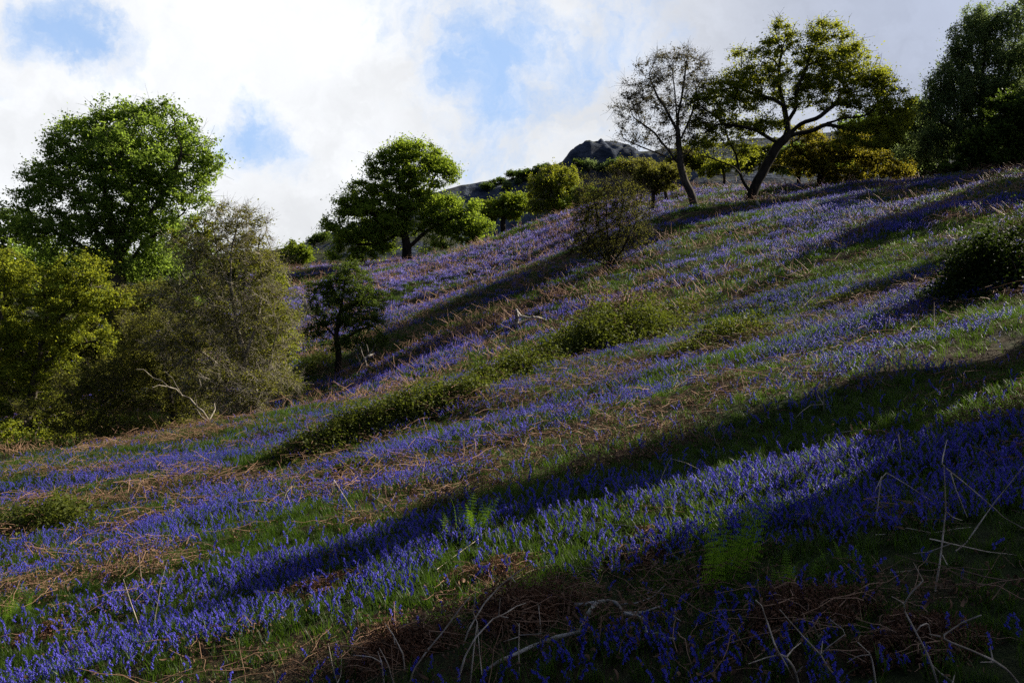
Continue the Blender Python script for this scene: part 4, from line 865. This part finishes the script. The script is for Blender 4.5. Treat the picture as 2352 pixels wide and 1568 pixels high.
# ------------------------------------------------------------------ ground cover (bluebells, grass, dead bracken litter)
PROT = {}
def proto_collection(name, builders, mats):
    c = bpy.data.collections.new(name)
    for i, b in enumerate(builders):
        o = b.build('%s_%02d' % (name, i), None, False, False, mats); c.objects.link(o)
    return c
def bell_plant(seed, detail):
    rng = np.random.default_rng(seed); mb = MB(); h = rng.uniform(.20, .31); a0 = rng.uniform(0, 6.28); dr = np.array([math.cos(a0), math.sin(a0), 0])
    t = np.linspace(0, 1, 7); P = np.outer(t*h, [0, 0, 1.])+np.outer(t**3*h*.30, dr); P[-1, 2] -= h*.10; P[-2, 2] -= h*.015
    mb.tube(P, np.linspace(.0028, .0014, 7), 3, 1)
    nb = 9 if detail else 7
    for k in range(nb):
        f = .45+.55*k/(nb-1); c = np.array([np.interp(f, t, P[:, j]) for j in range(3)])
        a = a0+rng.normal()*.9; out = np.array([math.cos(a), math.sin(a), 0]); s = 1.38*(1-.35*(k/nb)); L = .017*s
        c = c+out*.010*s; ax = -np.array([0, 0, 1.])+out*rng.uniform(.2, .8); ax /= np.linalg.norm(ax)
        U = np.cross(ax, [.3, .9, .2]); U /= np.linalg.norm(U); Vv = np.cross(ax, U)
        m = 6 if detail else 4; an = np.arange(m)*2*np.pi/m
        prof = [(0, .0015), (.18, .0048), (.75, .0052), (1.05, .0092)] if detail else [(0, .003), (.6, .0062), (1.05, .010)]
        V = np.concatenate([c+ax*L*z+(np.cos(an)[:, None]*U+np.sin(an)[:, None]*Vv)*r*s for z, r in prof]); q = []
        for ri in range(len(prof)-1):
            for j in range(m): q.append([ri*m+j, ri*m+(j+1) % m, (ri+1)*m+(j+1) % m, (ri+1)*m+j])
        mb.add(V, q, None, 0)
    for k in range(5 if detail else 3):
        blade(mb, rng, rng.uniform(.16, .27), .011 if detail else .014, 2, 4 if detail else 2)
    return mb
def blade(mb, rng, L, w, m, seg=3, org=(0, 0, 0), lean=None):
    a = rng.uniform(0, 6.28); le = rng.uniform(.2, 1.1) if lean is None else lean; dr = np.array([math.cos(a), math.sin(a), 0]); sd = np.array([-dr[1], dr[0], 0])
    t = np.linspace(0, 1, seg+1); P = np.asarray(org)+np.outer(np.sin(t*(1.2-le*.3))*L*(1-.25*le), [0, 0, 1.])+np.outer(t**1.8*L*le*.7, dr)
    ww = w*(1-t**2.2)[:, None]+.0006
    V = np.concatenate([P-sd*ww*.5, P+sd*ww*.5]); i = np.arange(seg); n = seg+1
    mb.add(V, np.stack([i, i+1, i+1+n, i+n], 1), None, m)
def bell_patch(seed, n, rad, s=1.0, pale=.0):
    """a drift of plants further off: flower spikes as small clusters of bells"""
    rng = np.random.default_rng(seed); mb = MB()
    for k in range(n):
        a = rng.uniform(0, 6.28); r = rad*math.sqrt(rng.uniform()); o = np.array([math.cos(a)*r, math.sin(a)*r, 0]); h = rng.uniform(.17, .28); b = rng.uniform(0, 6.28)
        pm = 3 if rng.uniform() < pale else 0  # share of spikes that get the petal colour with haze painted in
        for j in range(5):
            f = .55+.45*j/4; c = o+np.array([math.cos(b)*.05*f**3, math.sin(b)*.05*f**3, h*f])+rng.normal(size=3)*.010; w = .014*s; L = .030*s; q = rng.uniform(0, 6.28)
            x = np.array([math.cos(q), math.sin(q), 0])*w; y = np.array([-math.sin(q), math.cos(q), 0])*w
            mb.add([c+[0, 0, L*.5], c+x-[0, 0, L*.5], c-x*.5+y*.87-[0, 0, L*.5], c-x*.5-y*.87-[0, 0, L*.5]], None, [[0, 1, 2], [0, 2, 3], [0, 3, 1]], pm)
        mb.tube([o, o+[0, 0, h*.9]], [.003, .002], 3, 1)
        for j in range(2): blade(mb, rng, rng.uniform(.12, .22), .016, 2, 2, o)
    return mb
def grass_tuft(seed, n, rad, w, seg):
    rng = np.random.default_rng(seed); mb = MB()
    for k in range(n):
        a = rng.uniform(0, 6.28); r = rad*math.sqrt(rng.uniform())
        blade(mb, rng, rng.uniform(.09, .24), w, 0, seg, (math.cos(a)*r, math.sin(a)*r, 0))
    return mb
def litter(seed, n, rad, L, r, ncurl, k=3, flat=.25):
    rng = np.random.default_rng(seed); mb = MB()
    for q in range(n):
        a = rng.uniform(0, 6.28); c = np.array([rng.normal()*rad*.5, rng.normal()*rad*.5, rng.uniform(.02, .16)]); l = L*rng.uniform(.35, 1.2)
        el = abs(rng.normal())*flat if rng.uniform() < .85 else rng.uniform(.6, 1.3); dv = np.array([math.cos(a)*math.cos(el), math.sin(a)*math.cos(el), math.sin(el)])
        t = np.linspace(-.5, .5, 5)[:, None]; P = c+dv*l*t+np.array([0, 0, 1.])*(.25-t*t)*l*rng.uniform(0, .22)+rng.normal(size=(5, 3))*l*.016; P[:, 2] += max(0, -P[:, 2].min()*.7)
        mb.tube(P, np.linspace(r, r*.5, 5)*rng.uniform(.6, 1.3), k, 0)
    if ncurl: curls(mb, np.stack([rng.normal(size=ncurl)*rad*.45, rng.normal(size=ncurl)*rad*.45, rng.uniform(.01, .12, ncurl)], 1), rng, .06, .011, 1)
    return mb

def scatter(name, coll, X, Y, idx, scl, tilt=.12, lift=0.0):
    n = len(X); rng = np.random.default_rng(len(name)); Z = gz(X, Y)+lift
    me = bpy.data.meshes.new(name); me.vertices.add(n); me.vertices.foreach_set('co', np.stack([X, Y, Z], 1).astype(np.float32).ravel())
    a = me.attributes.new('turn', 'FLOAT_VECTOR', 'POINT'); r = np.stack([rng.normal(size=n)*tilt, rng.normal(size=n)*tilt-.06, rng.uniform(0, 6.283, n)], 1); a.data.foreach_set('vector', r.astype(np.float32).ravel())
    a = me.attributes.new('size', 'FLOAT', 'POINT'); a.data.foreach_set('value', scl.astype(np.float32))
    a = me.attributes.new('which', 'INT', 'POINT'); a.data.foreach_set('value', idx.astype(np.int32))
    o = bpy.data.objects.new(name, me); COL.objects.link(o)
    ng = bpy.data.node_groups.new(name+'_scatter', 'GeometryNodeTree')
    ng.interface.new_socket('Geometry', in_out='INPUT', socket_type='NodeSocketGeometry'); ng.interface.new_socket('Geometry', in_out='OUTPUT', socket_type='NodeSocketGeometry')
    gi = ng.nodes.new('NodeGroupInput'); go = ng.nodes.new('NodeGroupOutput'); ci = ng.nodes.new('GeometryNodeCollectionInfo'); ci.inputs[0].default_value = coll
    ci.inputs['Separate Children'].default_value = True; ci.inputs['Reset Children'].default_value = True
    ip = ng.nodes.new('GeometryNodeInstanceOnPoints'); ip.inputs['Pick Instance'].default_value = True
    def attr(nm, typ):
        nd = ng.nodes.new('GeometryNodeInputNamedAttribute'); nd.data_type = typ; nd.inputs['Name'].default_value = nm; return nd.outputs['Attribute']
    er = ng.nodes.new('FunctionNodeEulerToRotation'); ng.links.new(attr('turn', 'FLOAT_VECTOR'), er.inputs[0])
    ng.links.new(gi.outputs[0], ip.inputs['Points']); ng.links.new(ci.outputs[0], ip.inputs['Instance']); ng.links.new(attr('which', 'INT'), ip.inputs['Instance Index'])
    ng.links.new(er.outputs[0], ip.inputs['Rotation']); ng.links.new(attr('size', 'FLOAT'), ip.inputs['Scale']); ng.links.new(ip.outputs[0], go.inputs[0])
    md = o.modifiers.new('scatter', 'NODES'); md.node_group = ng
    return o

def rng_s(n): return np.random.default_rng(n).uniform(.75, 1.15, n)
# where things grow: soft patches on the slope, some of them read off the photograph
def gauss(X, Y, items):
    s = np.zeros(len(X))
    for px, py, rx, ry, w in items:
        g = ground_at(px, py); s += w*np.exp(-((X-g[0])/rx)**2-((Y-g[1])/ry)**2)
    return s
G_GRASS = [(1650, 1070, 1.7, .5, 1.0), (1400, 1210, 1.2, .4, 1.2), (1250, 1235, .5, .3, 1.0), (900, 1400, 1.0, .35, 1.3), (620, 1490, .9, .35, .9), (1720, 1330, .8, .4, .5), (1480, 1190, .7, .3, .9), (560, 1280, 1.0, .4, .5),
           (1560, 700, 2.2, 1.0, .9), (1700, 740, 2.0, 1.2, .7), (1180, 1130, 1.0, .5, .5), (1900, 1000, 1.2, .5, .7), (1050, 580, 6, 4, 1.2), (1800, 460, 5, 2.5, .9), (2000, 560, 4, 1.5, .5), (200, 1050, 8, 5, .8), (1900, 1380, 1.2, .5, .7), (2200, 1330, 1.2, .5, .5)]
G_DEAD = [(150, 1180, 2.0, .8, 0.44), (400, 1120, 2.2, .8, 0.50), (120, 1330, .8, .4, 0.28), (1000, 1080, 1.6, .5, .6), (1200, 1030, 1.8, .5, .9), (1330, 1080, 1.2, .4, .7), (1050, 760, 3, 1.5, .9), (1200, 770, 2.5, 1.0, .6), (900, 640, 6, 4, 0.24), (1200, 545, 6, 5, 0.36), (1650, 890, 1.3, .5, .7),
          (1500, 830, 1.4, .6, .8), (1850, 740, 1.5, .7, .6), (2100, 660, 1.5, .8, .5), (700, 650, 5, 5, 0.40), (1150, 640, 5, 4, 0.20), (980, 1170, .9, .35, .9), (1880, 900, 1.0, .4, .7), (2050, 780, 1.2, .5, .8), (620, 1050, 1.5, .6, 0.33), (1120, 820, 1.5, .7, .7), (300, 1290, .9, .35, 0.33), (1850, 1440, .6, .3, .6), (2250, 1450, .6, .3, .6), (1200, 1400, .7, .3, .8), (900, 1500, .7, .3, .7)]
G_BELL = [(2000, 1090, 1.3, .35, 1.2), (1800, 1110, .8, .25, 1.0), (2250, 1020, 1.0, .5, .8), (350, 1290, 1.8, .8, .8), (120, 1440, 1.0, .4, .3), (700, 1160, 2.2, .8, .6), (1500, 1010, 2.0, .6, .4), (1150, 590, 7, 6, .5), (1500, 650, 5, 3, .6), (900, 1250, 1.2, .5, .6), (850, 860, 3, 2, .5), (500, 1060, 3, 1.2, .5), (2200, 480, 4, 3, .5), (1600, 1500, .9, .45, .8), (200, 1520, 1.2, .35, .8), (1350, 1500, .5, .3, .5), (1950, 1230, .9, .4, .7), (1780, 1230, .6, .3, .5), (1450, 1340, .5, .25, .6), (2200, 1200, .8, .4, .5), (600, 1300, 1.0, .4, .5), (350, 1500, 1.6, .5, .7), (700, 1420, .8, .3, .5), (1000, 620, 9, 7, .9), (1250, 545, 7, 8, .8), (2000, 480, 7, 4, .4), (2000, 1330, 1.2, .5, .5), (2200, 1450, .7, .4, .5), (1700, 1440, .7, .3, .6), (250, 1250, 3, 1.2, .6), (500, 1180, 2.5, 1.0, .5), (800, 1290, 1.6, .6, .6), (200, 1400, 1.6, .6, .6), (450, 1440, 1.2, .5, .5)]
G_BARE = [(1410, 770, 1.0, .7, 1.0), (200, 960, 8, 6, .9), (500, 960, 3.5, 2.5, .5), (720, 850, 2.5, 1.5, .5), (1205, 1420, .35, .2, .9), (1720, 470, 4, 2, .4), (2250, 420, 7, 3, .7), (930, 590, 8, 3, .9), (1080, 720, 6, 3.5, .55), (150, 1020, 6, 3, .8), (420, 1010, 3, 1.5, .7)]
def fields(X, Y):
    b = sstep(fbm(X, Y, 4.2, 1.7, 41, 3), .36, .56); g = sstep(fbm(X, Y, 3.6, 1.4, 51, 3), .48, .66); dd = sstep(fbm(X, Y, 4.5, 1.2, 61, 3), .52, .68)
    small = fbm(X, Y, .7, .5, 71, 2)
    G = g*.7+gauss(X, Y, G_GRASS); D = dd*.7+gauss(X, Y, G_DEAD); B = b+gauss(X, Y, G_BELL); Z = np.clip(gauss(X, Y, G_BARE), 0, 1)
    B = np.clip(B-.75*np.clip(G, 0, 1.1)-.75*np.clip(D, 0, 1.1), .07, 1)*(1-Z)*np.clip(.35+1.4*small, 0, 1.15)
    far = sstep(np.hypot(X, Y), 5, 14)
    mott = sstep(fbm(X, Y, .9, .45, 81, 2), .38, .60)*far+sstep(fbm(X, Y, .45, .30, 82, 2), .30, .62)*(1-far)
    B = B*(.25+.75*mott)
    return np.clip(B, 0, 1), np.clip(.34+G*.8-.25*np.clip(D, 0, 1)+.3*(1-mott), .12, 1), np.clip(D+.10*far, .04, 1)*np.clip(.2+1.6*small, 0, 1.2)
BANDS = [(2.0, 9.5, 0), (9.5, 24, 1), (24, 48, 2), (48, 100, 3)]
def spread(dens, field, rng):
    xs, ys, bs = [], [], []
    for (a, b, k), dn in zip(BANDS, dens):
        area = .66*(b*b-a*a)+8*(b-a); n = int(area*dn)
        y = np.sqrt(rng.uniform(a*a, b*b, n)); x = rng.uniform(-1, 1, n)*(.66*y+3.5)
        m = rng.uniform(size=n) < field(x, y); xs.append(x[m]); ys.append(y[m]); bs.append(np.full(m.sum(), k))
    return np.concatenate(xs), np.concatenate(ys), np.concatenate(bs)
rg = np.random.default_rng(5)
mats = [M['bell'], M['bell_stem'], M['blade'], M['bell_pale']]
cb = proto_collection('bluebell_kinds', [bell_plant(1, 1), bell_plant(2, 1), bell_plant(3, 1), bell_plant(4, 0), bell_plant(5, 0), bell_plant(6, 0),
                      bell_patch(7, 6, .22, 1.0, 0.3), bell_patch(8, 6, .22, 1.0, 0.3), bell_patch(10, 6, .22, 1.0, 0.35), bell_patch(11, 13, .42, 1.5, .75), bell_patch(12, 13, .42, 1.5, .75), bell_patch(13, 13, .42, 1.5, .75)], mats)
X, Y, K = spread((400, 245, 42, 18), lambda x, y: fields(x, y)[0], rg)
tag(scatter('bluebells', cb, X, Y, K*3+rg.integers(0, 3, len(X)), rg.uniform(.75, 1.2, len(X))*np.array([.58, .64, .80, .85])[K]*rng_s(len(X)), .2), kind='stuff')
cg = proto_collection('grass_kinds', [grass_tuft(1, 26, .07, .0055, 4), grass_tuft(2, 22, .09, .005, 4), grass_tuft(3, 20, .11, .007, 2), grass_tuft(4, 22, .13, .007, 2), grass_tuft(5, 34, .28, .014, 2), grass_tuft(6, 34, .30, .014, 2), grass_tuft(7, 50, .5, .026, 2), grass_tuft(8, 50, .5, .026, 2)], [M['blade']])
X, Y, K = spread((150, 90, 17, 7), lambda x, y: fields(x, y)[1], rg)
tag(scatter('grass', cg, X, Y, K*2+rg.integers(0, 2, len(X)), rg.uniform(.7, 1.25, len(X))*np.array([.60, .64, .8, .85])[K]), kind='stuff')
cl = proto_collection('litter_kinds', [litter(1, 5, .30, .30, .0022, 70), litter(2, 6, .32, .40, .0024, 60), litter(3, 8, .40, .45, .0036, 60), litter(4, 7, .40, .5, .0036, 50), litter(5, 12, .6, .6, .009, 0, flat=.5), litter(6, 12, .6, .6, .009, 0, flat=.5), litter(7, 14, .9, .7, .015, 0, flat=.6), litter(8, 14, .9, .7, .015, 0, flat=.6)], [M['bracken'], M['curl_i']])
X, Y, K = spread((22, 15, 6.5, 2.3), lambda x, y: fields(x, y)[2], rg)
tag(scatter('dead_bracken', cl, X, Y, K*2+rg.integers(0, 2, len(X)), rg.uniform(.6, 1.25, len(X)), .2), kind='stuff')
